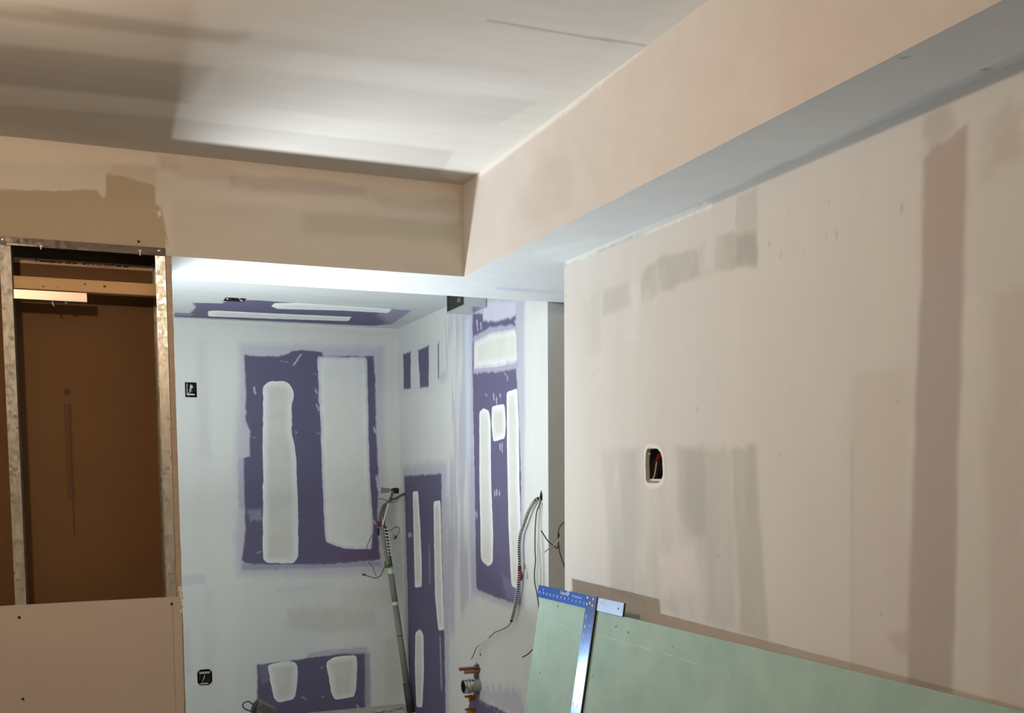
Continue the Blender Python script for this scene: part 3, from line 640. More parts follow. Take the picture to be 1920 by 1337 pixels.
# ------------------------------------------------------------------ electrical boxes
def wallbox(name, H, ax, val, sgn, depth, label, wires, mat=GALVD, shell=.0015):
    """open box let into the wall: H = (u0,u1,v0,v1)"""
    i, j = AXI[ax]; k = 'xyz'.index(ax)
    def P(u, v, d):
        q = [0, 0, 0]; q[i] = u; q[j] = v; q[k] = val + sgn*d; return q
    u0, u1, v0, v1 = H
    t = thing(name, label, 'electrical box', P((u0+u1)/2, v0, .01))
    def b(nm, a, c_, d, e, f, g, m):
        A, B = P(a, d, f), P(c_, e, g)
        return box(nm, [min(A[n], B[n]) for n in range(3)], [max(A[n], B[n]) for n in range(3)], m, t)
    s = shell
    b('side_wall', u0, u0+s, v0, v1, .001, depth, mat); b('side_wall', u1-s, u1, v0, v1, .001, depth, mat)
    b('side_wall', u0+s, u1-s, v0, v0+s, .001, depth, mat); b('side_wall', u0+s, u1-s, v1-s, v1, .001, depth, mat)
    b('back_plate', u0, u1, v0, v1, depth, depth+s, mat)
    for m, r, pts in wires:
        tube('wire', [P(u0+(u1-u0)*a, v0+(v1-v0)*e, d) for a, e, d in pts], r, m, t, 6, 5)
    return t, P, b
BLK = simple('black_box_interior', c(34, 33, 31), .6, var=.2)
t, P, b = wallbox('outlet_box', HB1, 'y', YB, 1, .06, 'small square metal outlet box high on the alcove back wall', [
    (WIRE_W, .005, [(.35, .1, .05), (.45, .4, .03), (.55, .72, .012), (.62, .66, .01)]), (WIRE_G, .004, [(.62, .15, .05), (.58, .45, .02), (.5, .7, .02)]), (WIRE_W, .003, [(.4, .2, .02), (.3, .3, .012), (.42, .16, .012)])], BLK)
u0, u1, v0, v1 = HB1
b('mounting_bar', u0+.008, u1-.012, v0+.012, v0+.02, .002, .005, STEEL); b('mounting_bar', u0+.009, u0+.013, v0+.02, v1-.006, .002, .005, STEEL)
lathe('wire_cap', [(0, .008), (.01, .009), (.02, .005)], P(u0+(u1-u0)*.6, v0+(v1-v0)*.62, .016), (-.2, 0, 1), WIRE_W, t, 10)
t, P, b = wallbox('outlet_box', HB2, 'y', YB, 1, .06, 'low metal outlet box with wires near the alcove floor', [
    (WIRE_G, .003, [(.2, .1, .05), (.18, .4, .02), (.22, .75, .03)]), (WIRE_W, .003, [(.35, .1, .05), (.42, .35, .012), (.52, .6, .02)]), (RED, .003, [(.42, .2, .05), (.5, .5, .02), (.56, .9, .03)])], BLK)
u0, u1, v0, v1 = HB2
b('mounting_bar', u0+.012, u1-.012, v1-.026, v1-.014, .001, .004, STEEL); b('mounting_bar', u0+.016, u1-.022, v0+.006, v0+.014, .001, .004, STEEL)
for a in ((u0, v1), (u1, v1), (u0, v0), (u1, v0)):       # clipped corners of the cut-out
    sx = 1 if a[0] == u0 else -1; sz = 1 if a[1] == v0 else -1
    O = P(*a, 0); frame_prism('corner_filler', [(0, 0), (.018, 0), (0, .018)], O, (sx, 0, 0), (0, 0, sz), (0, -1, 0), -.004, .0006, PLAIN, t)
# box in the right wall: oval cut-out with compound rim
HR = (2.5142, 2.6167, 1.3922, 1.4895)
t, P, b = wallbox('switch_box', HR, 'x', XR, 1, .065, 'recessed electrical box with red capped wires in the big plastered wall', [
    (WIRE_W, .0026, [(.93, .04, .02), (.9, .2, .028), (.84, .5, .03), (.80, .62, .03)]), (WIRE_G, .0026, [(.97, .1, .04), (.93, .3, .04), (.86, .55, .035)])], simple('dim_box_interior', c(78, 70, 60), .7, var=.2))
def oval(n=40):
    o = [(1243, 880), (1242, 862), (1239, 848), (1232, 841), (1222, 839), (1217, 838), (1212, 845), (1210.5, 855), (1210.5, 880), (1211, 900), (1214, 906), (1219, 909), (1232, 908), (1239, 902), (1243, 892)]
    return uvpoly(o, 'x', XR)
inn = oval(); cen = inn.mean(0)
res = []
for i in range(len(inn)):
    a, b2 = inn[i], inn[(i+1) % len(inn)]
    for k in range(4): res.append(a+(b2-a)*k/4)
inn = np.array(res); inn = .5*inn+.25*np.roll(inn, 1, 0)+.25*np.roll(inn, -1, 0)
inn += RNG.uniform(-.0008, .0008, inn.shape)
V, Fc = [], []; n = len(inn)
for sc_, d in ((1.0, .013), (1.0, -.0004), (1.05, -.0005), (1.30, -.0003)):
    for q in inn:
        v = cen+(q-cen)*sc_; V.append((XR+d, v[0], v[1]))
for r in range(3):
    for i in range(n): Fc.append((r*n+i, r*n+(i+1) % n, (r+1)*n+(i+1) % n, (r+1)*n+i))
rm = mesh('compound_rim', V, Fc, PLASTER, t)
cc = [np.array(c(232, 228, 220))]*n*3 + [np.array(c(212, 206, 199))]*n
a_ = rm.data.attributes.new('paint', 'FLOAT_COLOR', 'POINT'); a_.data.foreach_set('color', np.concatenate([np.array(cc), np.ones((4*n, 1))], 1).ravel().astype(np.float32))
for a, e in ((.80, .62), (.70, .68)):
    lathe('wire_cap', [(0, .0045), (.012, .006), (.02, .004)], P(HR[0]+(HR[1]-HR[0])*a, HR[2]+(HR[3]-HR[2])*e, .03), (.1, -.25, 1), RED, t, 10)
lathe('screw', [(0, .004), (.002, .004), (.004, .002)], P(2.606, 1.474, .012), (-1, 0, 0), SCREW, t, 10)
b('rubble', 2.53, 2.60, HR[2]+.0016, HR[2]+.010, .008, .03, CRUMB)
# alcove ceiling box
tc_, P, b = wallbox('ceiling_box', HCE, 'z', ZA, 1, .05, 'black ceiling box with loose wires above the alcove', [
    (WIRE_W, .003, [(.7, .6, .04), (.75, .4, .0), (.86, .3, -.006)]), (WIRE_K, .004, [(.3, .6, .03), (.4, .3, -.004), (.2, .2, -.004)])], BLK)
lathe('screw', [(0, .006), (.004, .004)], P(HCE[0]+.012, HCE[2]+.03, .0), (0, 0, -1), SCREW, tc_, 8)
# steel box up at the alcove ceiling
fx0, fx1 = XA-.115, XA-.004
A = at(870, 574, 'x', fx0); yb0 = A[1]; zb0 = A[2]
jb = thing('junction_box', 'pale steel box hanging at the alcove ceiling with open dark side', 'junction box', ((fx0+fx1)/2, yb0, zb0))
yb1 = at(838, 589, 'x', fx0)[1]
box('bottom_plate', (fx0, yb0, zb0), (fx1, yb1, zb0+.002), STEEL, jb)
box('front_plate', (fx0, yb0, zb0+.0021), (fx1, yb0+.002, ZA-.0005), STEEL, jb)
box('rear_plate', (fx0, yb1-.002, zb0+.0021), (fx1, yb1, ZA-.0005), GALVD, jb)
box('inner_plate', (fx1-.002, yb0+.0021, zb0+.0021), (fx1, yb1-.0021, ZA-.0005), BLK, jb)
box('side_plate', (fx0+.004, yb0+.0021, zb0+.0021), (fx0+.006, yb1-.0021, ZA-.0005), BLK, jb)
box('side_lip', (fx0, yb0+.0021, zb0+.0021), (fx0+.0015, yb1-.0021, zb0+.008), STEEL, jb)
box('knockout', (fx0+.0035, yb0+.06, zb0+.03), (fx0+.004, yb0+.10, zb0+.05), GALVD, jb)

# ------------------------------------------------------------------ conduit pole and cables in the corner
pt, pb = at(733, 1076, 'y', 5.93), at(771, 1342, 'z', 0.0)
pb = np.array([at(770, 1337, 'y', 5.80)[0], 5.80, 0.0])
pl = thing('conduit_pole', 'grey conduit pole leaning in the alcove corner with white joint', 'pole', tuple(pb))
lp = lambda t: tuple(pt+(pb-pt)*t)
tube('upper_pipe', [lp(0), lp(.205)], .0185, PVC, pl, 14); tube('coupling', [lp(.205), lp(.23)], .0195, WIRE_W, pl, 14)
tube('lower_pipe', [lp(.23), lp(.80)], .0185, PVC, pl, 14); tube('foot_sleeve', [lp(.79), lp(1.0)], .0225, PVCD, pl, 14)
tube('collar', [lp(.445), lp(.452)], .0192, PVCD, pl, 14)
tube('taped_head', [tuple(at(727, 1040, 'y', 5.93)), lp(-.01), lp(.004)], [.017, .018, .0182], WIRE_W, pl, 12)
yk = 5.925
K = lambda pts, y=yk: [tuple(at(x, yy, 'y', y)) for x, yy in pts]
hole = at(739, 920, 'y', YB)
hp = thing('wall_patch_hole', 'black cable hole with torn tape in the alcove back corner', 'hole', (hole[0], YB, hole[2]))
frame_prism('opening', [(-.02, -.016), (.028, -.018), (.03, .014), (.004, .018), (-.022, .01)], hole, (1, 0, 0), (0, 0, 1), (0, -1, 0), .0003, .0018, BLK, hp)
frame_prism('tape', [(-.086, -.016), (-.03, -.012), (-.024, .014), (-.08, .02)], hole, (1, 0, 0), (0, 0, 1), (0, -1, 0), .0003, .0012, simple('grey_tape', c(128, 128, 124), .6, var=.2, vs=60), hp)
frame_prism('tape', [(.035, -.02), (.064, -.014), (.066, .014), (.04, .012)], hole, (1, 0, 0), (0, 0, 1), (0, -1, 0), .0003, .0012, WIRE_W, hp)
cb = thing('cable_bundle', 'grey cables bending from the corner hole down to the conduit pole', 'cable', tuple(at(728, 1040, 'y', yk)))
tube('cable', [tuple(hole+np.array([-.005, .01, 0]))]+K([(734, 930), (728, 942), (718, 950), (713, 968), (714, 985), (722, 1020), (727, 1045)]), .0085, WIRE_G, cb, 8, 6)
tube('cable', [tuple(at(766, 924, 'y', 6.0))]+K([(756, 927), (742, 934), (728, 941), (721, 955), (719, 975), (722, 1000), (728, 1040)]), .0075, WIRE_G, cb, 8, 6)
tube('cable', K([(728, 944), (724, 960), (721, 972), (718, 985), (724, 1015), (729, 1045)], 5.90), .0055, WIRE_W, cb, 8, 6)
tube('armoured_cable', K([(716, 985), (718, 1002), (721, 1022), (725, 1045), (728, 1058)], 5.895), .0105, PVC, cb, 10, 6)
tube('cable', K([(723, 988), (726, 1002), (728, 1022), (732, 1045), (735, 1062)], 5.895), .0045, WIRE_K, cb, 8, 6)
bm = bmesh.new()
for i, yy in enumerate(np.linspace(992, 1040, 9)):
    xx = 719+(yy-985)*.135
    a, d = at(xx, yy, 'y', 5.882), at(xx+8, yy+1.0, 'y', 5.882); tubebm(bm, [tuple(a), tuple(d)], .0035, 6)
frombm('cable_ties', bm, WIRE_W, cb)
tube('green_tape', K([(724.5, 1052), (727, 1064)], 5.905), .017, GREENTAPE, cb, 10)
tube('red_cap', K([(708, 978), (711, 988)], 5.89), [.010, .008], RED, cb, 8)
tube('black_cap', K([(709, 990), (710, 1004)], 5.89), [.008, .006], WIRE_K, cb, 8)
def loose(name, label, pts, y, r, m, capm=None, cap=None):
    w = thing(name, label, 'wire', tuple(at(*pts[-1], 'y', y)))
    tube('strand', K(pts, y), r, m, w, 6, 6)
    if capm: tube('end_cap', K(cap, y), [r*2.4, r*1.8], capm, w, 8)
loose('loose_wire', 'thin grey wire with red end cap curling beside the conduit pole', [(724, 1056), (718, 1070), (713, 1080), (703, 1084), (692, 1081), (684, 1078)], 5.91, .0028, WIRE_G, RED, [(685, 1078), (679, 1077)])
loose('loose_wire', 'thin grey wire hanging in a bow over the purple panel corner', [(709, 994), (699, 1003), (692, 1014), (687, 1032), (690, 1052), (698, 1062), (703, 1075), (706, 1081)], 5.93, .0024, WIRE_G)
loose('loose_wire', 'short black-capped wire looping right of the taped cables', [(719, 996), (732, 994), (743, 988), (749, 992), (747, 1000), (743, 1006)], 5.90, .0026, WIRE_G, WIRE_K, [(743, 1005), (740, 1011)])
loose('loose_wire', 'thin wire looping below the black cable hole', [(708, 935), (718, 936), (728, 940), (738, 942), (746, 936), (750, 930)], 5.93, .0026, WIRE_G)

# ------------------------------------------------------------------ armoured cable and wires on the alcove right wall
xk = XA-.022
KX = lambda pts, x=xk: [tuple(at(a, b_, 'x', x)) for a, b_ in pts]
hp = thing('cable_hole', 'small dark cable hole with chipped rim near the alcove wall edge', 'hole', tuple(HC))
frame_prism('opening', [(-.011, -.02), (.012, -.02), (.013, .006), (0, .024), (-.012, .004)], HC, (0, -1, 0), (0, 0, 1), (-1, 0, 0), .0003, .0016, BLK, hp)
frame_prism('chipped_rim', [(-.02, -.035), (.014, -.034), (.012, -.02), (-.011, -.02), (-.012, .004), (-.026, .0)], HC, (0, -1, 0), (0, 0, 1), (-1, 0, 0), .0002, .0022, CRUMB, hp)
ac = thing('armoured_cable', 'black and white spiral armoured cable hanging down the alcove right wall', 'cable', KX([(958, 1168)])[0])
path = spline([tuple(HC+np.array([.0, 0, -.006]))]+KX([(1004, 938), (992, 957), (982, 984), (975, 1005), (973, 1030), (974, 1055), (973, 1080), (971, 1105), (967, 1130), (962, 1152), (958, 1168)]), 26)
# even spacing
ds = [0]
for a, d in zip(path, path[1:]): ds.append(ds[-1]+(d-a).length)
tot = ds[-1]; sp = .0052; nn = int(tot/sp)
ev = [Vector([float(np.interp(i*sp, ds, [q[k] for q in path])) for k in range(3)]) for i in range(nn)]
tube('sheath', ev, .0066, WIRE_K, ac, 8)
bm = bmesh.new()
for i in range(2, len(ev)-2, 2):
    tn = (ev[i+1]-ev[i-1]).normalized(); tubebm(bm, [ev[i]-tn*.0019, ev[i]-tn*.0009, ev[i]+tn*.0009, ev[i]+tn*.0019], [.0074, .0088, .0088, .0074], 10)
sr = frombm('armour_spiral', bm, WIRE_W, ac, True); sr['kind'] = 'stuff'
tube('red_bushing', KX([(974, 1060), (974.5, 1069)], xk-.004), [.008, .0085], RED, ac, 10)
tube('red_tag', KX([(977, 1070), (978, 1080), (977, 1088)], xk-.006), [.003, .008, .006], RED, ac, 8)
bw = thing('bare_wire', 'stripped wire tail below the armoured cable', 'wire', KX([(888, 1234)])[0])
tube('strand', KX([(958, 1168), (953, 1174), (940, 1181), (928, 1186), (915, 1197), (902, 1206), (893, 1216), (888, 1228), (884, 1236)]), .0024, WIRE_G, bw, 6, 6)
tube('stripped_end', KX([(917, 1196), (908, 1202), (899, 1209)], xk-.001), .0032, WIRE_W, bw, 6, 4)
tube('second_strand', KX([(906, 1203), (903, 1214), (901, 1226)]), .002, WIRE_W, bw, 6, 4)
tube('strand_tip', KX([(901, 1225), (900.5, 1229)]), .0032, WIRE_G, bw, 6)
def wx(label, pts, m, r, x=XA-.012):
    w = thing('hanging_wire', label, 'wire', KX(pts[-1:], x)[0]); tube('strand', [tuple(HC+np.array([0, 0, -.012]))]+KX(pts, x), r, m, w, 6, 6); return w
wx('grey wire hanging from the small hole behind the blue square', [(1011, 947), (1006, 962), (1003.5, 990), (1003, 1030), (1004, 1050), (1002, 1075), (1003, 1095), (1007, 1115), (1011, 1150), (1008, 1175)], WIRE_G, .0030)
wx('white wire nearest the grey wire below the small hole', [(1012, 948), (1009, 975), (1009, 1010), (1012, 1060), (1013, 1100)], WIRE_W, .0026, XA-.006)
wx('white wire hanging nearest the alcove wall edge', [(1015, 950), (1013, 980), (1015, 1000), (1018, 1050), (1019, 1100)], WIRE_W, .0022, XA-.006)
w = thing('loose_wire', 'dark forked wire poking out from behind the plastered wall end', 'wire', tuple(at(1047, 1026, 'y', 3.75)))
ye_ = 3.75
tube('strand', [(1.99, YG, 1.36)]+K([(1066, 974), (1056, 980), (1049, 989), (1046, 1003), (1047.5, 1022), (1049, 1035), (1056, 1056), (1064, 1075)], ye_), .0032, WIRE_G, w, 6, 6)
tube('strand', K([(1014, 995), (1018, 1000), (1027, 1014), (1040, 1025), (1045, 1028), (1047, 1015), (1049, 1000)], ye_), .0026, WIRE_G, w, 6, 6)
tube('white_strand', K([(1020, 1036), (1030, 1028), (1040, 1022), (1048, 1012), (1052, 1003)], ye_-.004), .0024, WIRE_W, w, 6, 6)
w = thing('loose_wire', 'short curved wire end beside the green board edge', 'wire', tuple(at(980, 1232, 'y', 3.4)))
tube('strand', K([(979, 1232.5), (986, 1229), (993, 1224), (1001, 1217)], 3.4)+[tuple(at(1036, 1202, 'y', 3.36)), (XR+.05, YE+.001, .78)], .0026, WIRE_G, w, 6, 5)

# ------------------------------------------------------------------ plumbing stubs
def PXw(x, y): return at(x, y, 'x', XA)
ea = thing('copper_stub', 'upper and longer of the two copper pipe stubs', 'pipe', tuple(PXw(898, 1252)), 'copper stubs from the alcove wall')
def stub(t, base, tipx, y0, r, m):
    b_ = PXw(*base); d = np.array([-1, 0, 0.0])
    # tip found where the stub reaches the photo column tipx
    L = min(np.linspace(.02, .3, 281), key=lambda l: abs(proj(b_+d*l)[0]-tipx)); return b_, L
def proj(X):
    d = np.asarray(X)-CAMP; w = d@fw; return np.array([PX+F*(d@rt)/w, PY-F*(d@up)/w])
b_, L = stub(ea, (896, 1252), 861, 0, .006, COPPER)
lathe('pipe', [(-.01, .0085), (L-.004, .0085), (L-.002, .0095), (L, .009), (L+.001, .004)], b_, (-1, 0, 0), COPPER, ea, 14)
eb = thing('copper_stub', 'lower and shorter of the two copper pipe stubs', 'pipe', tuple(PXw(900, 1260)), 'copper stubs from the alcove wall')
b_, L = stub(eb, (899, 1258.5), 871, 0, .006, COPPER)
lathe('pipe', [(-.01, .0085), (L-.004, .0085), (L-.002, .0095), (L, .009), (L+.001, .004)], b_, (-1, 0, 0), COPPER, eb, 14)
sp_ = thing('nailing_plate', 'dark slot plate behind the copper pipe stubs', 'plate', tuple(PXw(895, 1272)))
q = [PXw(*k) for k in ((889, 1247), (898, 1245.5), (899, 1252), (901, 1252), (901, 1257), (897.5, 1263), (897, 1271), (889, 1272))]
frame_prism('plate', [(v[1], v[2]) for v in q], (XA, 0, 0), (0, 1, 0), (0, 0, 1), (-1, 0, 0), .0004, .002, simple('slot_dark_purple', c(84, 78, 96), .8), sp_)
dr = thing('drain_pipe', 'threaded chrome drain nut on a grey waste pipe stub', 'pipe', tuple(PXw(897, 1286)))
b_, L = stub(dr, (899, 1285), 868.5, 0, .02, CHROME)
lathe('stub', [(-.01, .029), (L*.42, .029)], b_, (-1, 0, 0), simple('grey_waste_pipe', c(150, 148, 140), .6), dr, 24)
a0 = L*.40
lathe('threaded_nut', [(a0, .030), (a0, .034), (a0+.006, .035), (a0+.008, .032), (a0+.012, .036), (a0+.016, .036), (a0+.018, .033), (a0+.024, .037), (a0+.030, .037), (a0+.032, .034), (L-.006, .036), (L, .034), (L, .027), (L-.03, .026), (L-.03, .001)], b_, (-1, 0, 0), CHROME, dr, 28)
lathe('bore', [(L-.029, .0255), (L-.028, .001)], b_, (-1, 0, 0), BLK, dr, 24)
for (bx_, by, tx_, lab) in ((890, 1307.5, 871, 'upper brass shutoff fitting below the drain nut'), (890, 1331.5, 872, 'lower brass shutoff fitting at the bottom edge of the photo')):
    t = thing('brass_fitting', lab, 'fitting', tuple(PXw(bx_, by)), 'brass fittings under the drain')
    b_, L = stub(t, (bx_, by), tx_, 0, .01, BRASS)
    lathe('flange', [(0, .017), (.004, .017), (.006, .012), (.014, .012)], b_, (-1, 0, 0), BRASS, t, 16)
    lathe('hex_body', [(.014, .009), (.014, .016), (.030, .016), (.032, .010)], b_, (-1, 0, 0), BRASS, t, 6)
    v = Vector(b_)
    box('lever', (v.x-L, v.y-.004, v.z+.002), (v.x-.028, v.y+.004, v.z+.013), BRASS, t, .0015)
    lathe('valve_stem', [(0, .006), (.016, .006), (.018, .003)], (v.x-.022, v.y, v.z-.006), (-.3, 0, -1), BRASS, t, 10)

# ------------------------------------------------------------------ green board leaning on the right wall
N0 = at(1860, 1320, 'x', XR-.0165); ZT = N0[2]
FP = at(1013, 1119, 'z', ZT)
av = (N0-FP); av[2] = 0; av /= np.linalg.norm(av)
hn = np.array([av[1], -av[0], 0.0]);
if hn[0] > 0: hn = -hn
LEAN = .16
dv = -np.array([0, 0, math.cos(LEAN)]) + hn*math.sin(LEAN)          # down the board
nv = np.cross(av, -dv); nv /= np.linalg.norm(nv)                      # out of the face
HGT = ZT/math.cos(LEAN); LEN = float(np.linalg.norm((N0-FP)[:2]))+.07
m, nt, p = mat_base('green_gypsum_paper'); p.inputs['Roughness'].default_value = .75; p.inputs['Specular IOR Level'].default_value = .25
n1 = noise_node(nt, 7, 6, .65); n2 = noise_node(nt, 120, 3); cr = nd(nt, 'ShaderNodeValToRGB')
cr.color_ramp.elements[0].position = .3; cr.color_ramp.elements[1].position = .75
cr.color_ramp.elements[0].color = (*c(156, 186, 176), 1); cr.color_ramp.elements[1].color = (*c(176, 205, 194), 1)
nt.links.new(n1.outputs[0], cr.inputs[0]); nt.links.new(cr.outputs[0], p.inputs['Base Color'])
bp = nd(nt, 'ShaderNodeBump'); bp.inputs['Strength'].default_value = .1; bp.inputs['Distance'].default_value = .001
nt.links.new(n2.outputs[0], bp.inputs['Height']); nt.links.new(bp.outputs[0], p.inputs['Normal']); GREEN = m
gr = thing('green_board', 'pale green moisture-resistant gypsum sheet leaning against the right wall', 'gypsum board', tuple(FP+av*LEN/2+dv*HGT))
upv = -dv
frame_prism('face_sheet', [(0, -HGT), (LEN, -HGT), (LEN, 0), (0, 0)], FP, av, upv, nv, -.0045, 0, GREEN, gr)
frame_prism('gypsum_core', [(0.0008, -HGT), (LEN, -HGT), (LEN, -.0004), (0.0008, -.0004)], FP, av, upv, nv, -.0112, -.0046, BROWN_EDGE, gr)
frame_prism('backing_sheet', [(0, -HGT), (LEN, -HGT), (LEN, 0), (0, 0)], FP, av, upv, nv, -.0125, -.0113, TAN, gr)
def S(x, y, off=0):
    P_ = atp(x, y, FP+nv*off, nv) - FP; return float(P_@av), float(P_@upv)
SMG = simple('green_smudge', c(118, 142, 128), .8, var=.1); SCU = simple('green_scuff', c(186, 210, 194), .85, var=.12, vs=120)
for x, y, w_, h_, an in ((1155, 1175, .010, .004, .6), (1178, 1186, .012, .004, .2), (1012, 1262, .009, .004, -.4), (1112, 1267, .006, .003, .8), (1262, 1212, .006, .003, .8), (1046, 1137, .010, .004, .4), (1332, 1212, .004, .002, .3)):
    s_, t_ = S(x, y); k = 9
    pts = [(s_+w_*math.cos(2*math.pi*i/k)*random.uniform(.7, 1.1)*.6, t_+h_*math.sin(2*math.pi*i/k)*random.uniform(.7, 1.1)+an*w_*.3*math.cos(2*math.pi*i/k)) for i in range(k)]
    frame_prism('smudge', pts, FP, av, upv, nv, 0, .0003, SMG, gr)
for x0_, y0_, x1_, y1_, th in ((1118, 1189, 1200, 1213, .0016), (1196, 1211, 1222, 1219, .003), (1238, 1222, 1262, 1231, .002), (1266, 1232, 1310, 1246, .0015), (1025, 1165, 1080, 1180, .0014)):
    a, d = S(x0_, y0_), S(x1_, y1_); k = 10; top, bot = [], []
    for i in range(k+1):
        f_ = i/k; w_ = th*math.sin(math.pi*(.08+.84*f_))*random.uniform(.4, 1.1)
        cx_, cy_ = a[0]+(d[0]-a[0])*f_, a[1]+(d[1]-a[1])*f_+random.uniform(-.0008, .0008); top.append((cx_, cy_+w_)); bot.append((cx_, cy_-w_))
    frame_prism('scuff', bot+top[::-1], FP, av, upv, nv, 0, .00025, SCU, gr)

# drywall T-square hooked over the top edge
hs0, hs1 = S(1009, 1108, .004)[0], S(1168, 1145, .004)[0]
ht = S(1011, 1096, .004)[1]; ht = .5*(ht + S(1167, 1131, .004)[1])
hb = .5*(S(1010, 1119, .004)[1]+S(1165, 1156, .004)[1])
bs0, bs1 = S(1098.5, 1140, .004)[0], S(1117, 1140, .004)[0]
sq = thing('drywall_square', 'blue metal drywall T-square hooked on the top edge of the green board', 'T-square', tuple(FP+av*bs0+upv*hb))
frame_prism('head', [(hs0, hb), (bs1, hb), (bs1, ht), (hs0, ht)], FP, av, upv, nv, .001, .0045, BLUE, sq, .0006)
frame_prism('head_tail', [(bs1+.0045, hb), (hs1, hb), (hs1, ht), (bs1+.0045, ht)], FP, av, upv, nv, .0005, .004, BLUE3, sq, .0005)
frame_prism('hook_lip', [(hs0, hb-.001), (hs1, hb-.001), (hs1, hb+.0025), (hs0, hb+.0025)], FP, av, upv, nv, -.013, .0004, BLUE, sq)
frame_prism('tail_edge', [(hs1, hb), (hs1+.0035, hb), (hs1+.0035, ht-.001), (hs1, ht)], FP, av, upv, nv, -.001, .004, DARK, sq)
frame_prism('blade', [(bs0, -HGT*.985), (bs1, -HGT*.985), (bs1, ht), (bs0, ht)], FP, av, upv, nv, .0046, .0066, BLUE2, sq, .0005)
frame_prism('blade_shadow_strip', [(bs1, -HGT*.985), (bs1+.0042, -HGT*.985), (bs1+.0042, ht+.001), (bs1, ht+.001)], FP, av, upv, nv, .0005, .0066, DARK, sq)  # dark strip drawn as the shadow beside the blade
LW = lambda x, y, off: tuple(FP+av*S(x, y, off)[0]+upv*S(x, y, off)[1]+nv*off)
for cx_, cy_ in ((1090, 380), (1205, 410), (1135, 490), (1075, 510), (1185, 540)):
    x, y = 1000+cx_/10.667, 1085+cy_/10.667
    lathe('rivet', [(0, .0042), (.0012, .004), (.002, .002)], LW(x, y, .0067 if x > 1098 else .0046), tuple(nv), WHITE, sq, 14)
sg = .0046
text('brand_lettering', 'Empire', .017, LW(1057, 1112.2, sg), av, upv, nv, WHITE, sq, sx=.9)
text('lettering', '48" Drywall Square', .0085, LW(1082, 1119.5, sg), av, upv, nv, WHITE, sq, sx=.95)
for (cx_, cy_, nm) in ((130, 275, '15'), (200, 293, '14'), (268, 310, '13'), (335, 326, '12'), (405, 342, '11'), (480, 361, '10'), (555, 381, '9'), (628, 397, '8'), (702, 416, '7'), (778, 436, '6'), (852, 452, '5'), (932, 472, '4'), (1012, 490, '3')):
    text('scale_number', nm, .0125, LW(1000+cx_/10.667, 1085+cy_/10.667, sg), av, upv, nv, WHITE, sq)
def ring(x, y, off, r0_, r1_, a0_=0, a1_=6.283, nm='logo_ring'):
    s_, t_ = S(x, y, off); k = 20
    A_ = [a0_+(a1_-a0_)*i/k for i in range(k+1)]
    V = []; Fc = []
    for a in A_:
        for r in (r0_, r1_): V.append(FP+av*(s_+r*math.cos(a))+upv*(t_+r*math.sin(a))+nv*(off+.0004))
    for i in range(k): Fc.append((2*i, 2*i+1, 2*i+3, 2*i+2))
    mesh(nm, V, Fc, WHITE, sq)
ring(1065.2, 1112.6, sg, .0065, .0088, -.6, 5.2); ring(1065.2, 1112.6, sg, .0, .003)
ring(1128, 1130, .004, .008, .0115, .2, 5.9); text('logo_letter', 'e', .016, LW(1128, 1130, .004), av, upv, nv, WHITE, sq)
ring(1019.5, 1106, sg, .002, .004, 1.2, 4.6)
lathe('hang_hole', [(0, .0036), (.0003, .0034)], LW(1159.5, 1141.5, .004), tuple(nv), DARK, sq, 12)
# scale dots and numbers down the blade
for i, (x, y) in enumerate(((1099, 1154), (1098.5, 1158), (1097, 1173), (1096, 1176), (1095, 1189), (1094, 1192), (1091, 1206), (1090.5, 1209), (1088, 1219), (1105, 1173), (1103, 1190), (1100.5, 1206), (1097, 1222), (1075, 1319), (1074, 1323), (1083, 1322), (1082, 1326))):
    s_, t_ = S(x, y, .0066); frame_prism('scale_mark', [(s_-.0018, t_-.0025), (s_+.0018, t_-.0025), (s_+.0018, t_+.0025), (s_-.0018, t_+.0025)], FP, av, upv, nv, .0066, .0069, WHITE, sq)

# ------------------------------------------------------------------ ribbed tool on the alcove floor
to_ = thing('work_tool', 'grey ribbed power adapter with black cord loop on the alcove floor', 'power adapter', (at(495, 1330, 'y', 5.62)[0], 5.62, 0))
TM, TMD = simple('grey_tool_plastic', c(104, 104, 98), .6, var=.1), simple('dark_tool_plastic', c(46, 48, 50), .6, var=.1)
yt = 5.62
T3 = lambda x, y, d=0: at(x, y, 'y', yt+d)
q = [T3(476, 1334), T3(478, 1322), T3(484, 1313), T3(490, 1313), T3(517, 1327), T3(514, 1346), T3(500, 1362), T3(478, 1362)]
frame_prism('body', [(v[0], max(v[2], .002)) for v in q], (0, yt, 0), (1, 0, 0), (0, 0, 1), (0, -1, 0), -.035, .035, TM, to_, .004)
for k in range(4):
    a, d = T3(480.5+k*3.3, 1328-k*2.4, -.036), T3(507.5+k*2.2, 1342-k*3.1, -.036)
    tube('rib', [tuple(a), tuple(d)], .0022, TMD, to_, 6)
q = [T3(472, 1331), T3(476, 1321), T3(484, 1313), T3(480, 1322), T3(478, 1345), T3(472, 1345)]
frame_prism('end_cap', [(v[0], v[2]) for v in q][::-1], (0, yt, 0), (1, 0, 0), (0, 0, 1), (0, -1, 0), -.03, .037, TMD, to_)
tube('cord', [tuple(T3(*k)) for k in ((474, 1321), (466, 1315.5), (458, 1318), (455, 1323), (459, 1329), (468, 1333), (476, 1334))], .0035, WIRE_K, to_, 8, 6)
bs = at(468, 1337, 'y', 5.70)
du = thing('debris_lump', 'small dark lump of debris beside the adapter', 'debris', (bs[0], 5.70, 0))
bm = bmesh.new(); bmesh.ops.create_icosphere(bm, subdivisions=3, radius=1)
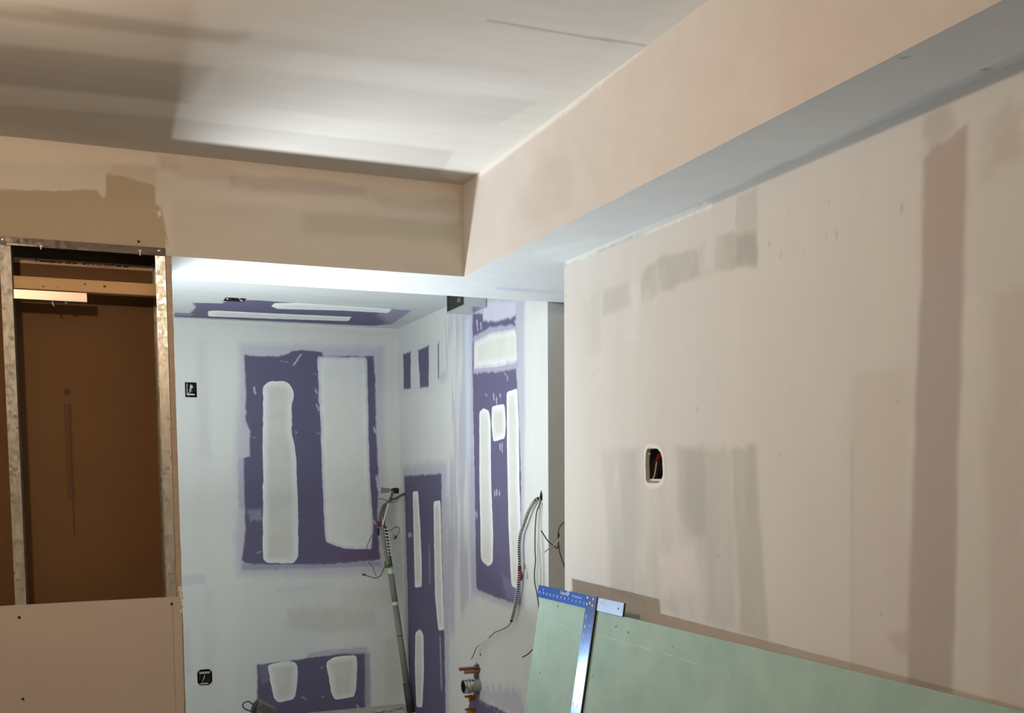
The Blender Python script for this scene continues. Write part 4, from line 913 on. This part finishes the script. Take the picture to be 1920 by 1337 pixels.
for v in bm.verts:
    n_ = 1+.15*math.sin(7*v.co.x+3*v.co.z)+random.uniform(-.04, .04); v.co = Vector((v.co.x*.05*n_+bs[0]-.01, v.co.y*.05*n_+5.70, .045+v.co.z*.045*n_))
frombm('lump', bm, TMD, du, True)
# dusty rubble along the wall base
for x, y, r, lab in ((712, 1333, .022, 'largest crumbled plaster piece on the floor by the alcove back wall'), (748, 1326, .016, 'crumbled plaster piece on the floor nearest the conduit pole'), (730, 1330, .014, 'smallest crumbled plaster piece on the alcove floor')):
    p_ = at(x, y, 'z', .01); p_[1] = min(p_[1], YB-.05)
    t = thing('rubble_piece', lab, 'rubble', (p_[0], p_[1], 0), 'plaster rubble at the alcove wall base')
    bm = bmesh.new(); bmesh.ops.create_icosphere(bm, subdivisions=2, radius=1)
    for v in bm.verts: v.co = Vector((p_[0]+v.co.x*r*random.uniform(1.2, 1.6), p_[1]+v.co.y*r, r*.5+v.co.z*r*.5*random.uniform(.8, 1.1)))
    frombm('chunk', bm, CONCRETE, t)

# ------------------------------------------------------------------ work light on its stand (hidden behind the partition) and hanging bulb
lx, ly, lz = LED_POS
wl = thing('work_light', 'LED work light on a low tripod stand behind the stud wall', 'work light', (lx, ly, 0))
for k in range(3):
    a = 2*math.pi*k/3+.5; tube('leg', [(lx, ly, lz-.30), (lx+.16*math.cos(a), ly+.16*math.sin(a), .008)], .008, DARK, wl, 8)
tube('pole', [(lx, ly, lz-.34), (lx, ly, lz-.09)], .011, DARK, wl, 10)
rx, ry = LED_TILT
rot = Matrix.Rotation(ry, 4, 'Y') @ Matrix.Rotation(rx, 4, 'X'); axv = rot @ Vector((0, 0, 1))
base = Vector(LED_POS)
lathe('housing', [(-.09, .03), (-.07, .06), (-.02, .105), (-.004, .108), (-.004, .098), (-.012, .097), (-.012, .001)], base, axv, DARK, wl, 28)
ld = bpy.data.lights.new('led_panel', 'AREA'); ld.shape = 'DISK'; ld.size = LED_R*2; ld.energy = LED_W; ld.color = LED_COL
lo = bpy.data.objects.new('led_panel', ld); COL.objects.link(lo); lo.parent = wl
lo.location = base - Vector((lx, ly, 0)); lo.rotation_euler = (-axv).to_track_quat('Z', 'Y').to_euler()
bx_, by_, bz_ = BULB_POS
hb_ = thing('hanging_bulb', 'bare warm bulb hanging just below the ceiling', 'lamp', (bx_, by_, bz_))
tube('cord', [(bx_, by_, bz_+.085), (bx_, by_, ZC)], .003, WIRE_K, hb_, 6)
lathe('socket', [(.035, .014), (.045, .02), (.08, .02), (.088, .008)], BULB_POS, (0, 0, 1), DARK, hb_, 16)
bm = bmesh.new(); bmesh.ops.create_icosphere(bm, subdivisions=2, radius=.034)
bmesh.ops.translate(bm, verts=bm.verts, vec=Vector(BULB_POS))
frombm('bulb', bm, simple('warm_bulb_glow', (1, .9, .8), .4, emit=(BULB_COL, BULB_STR)), hb_, True)
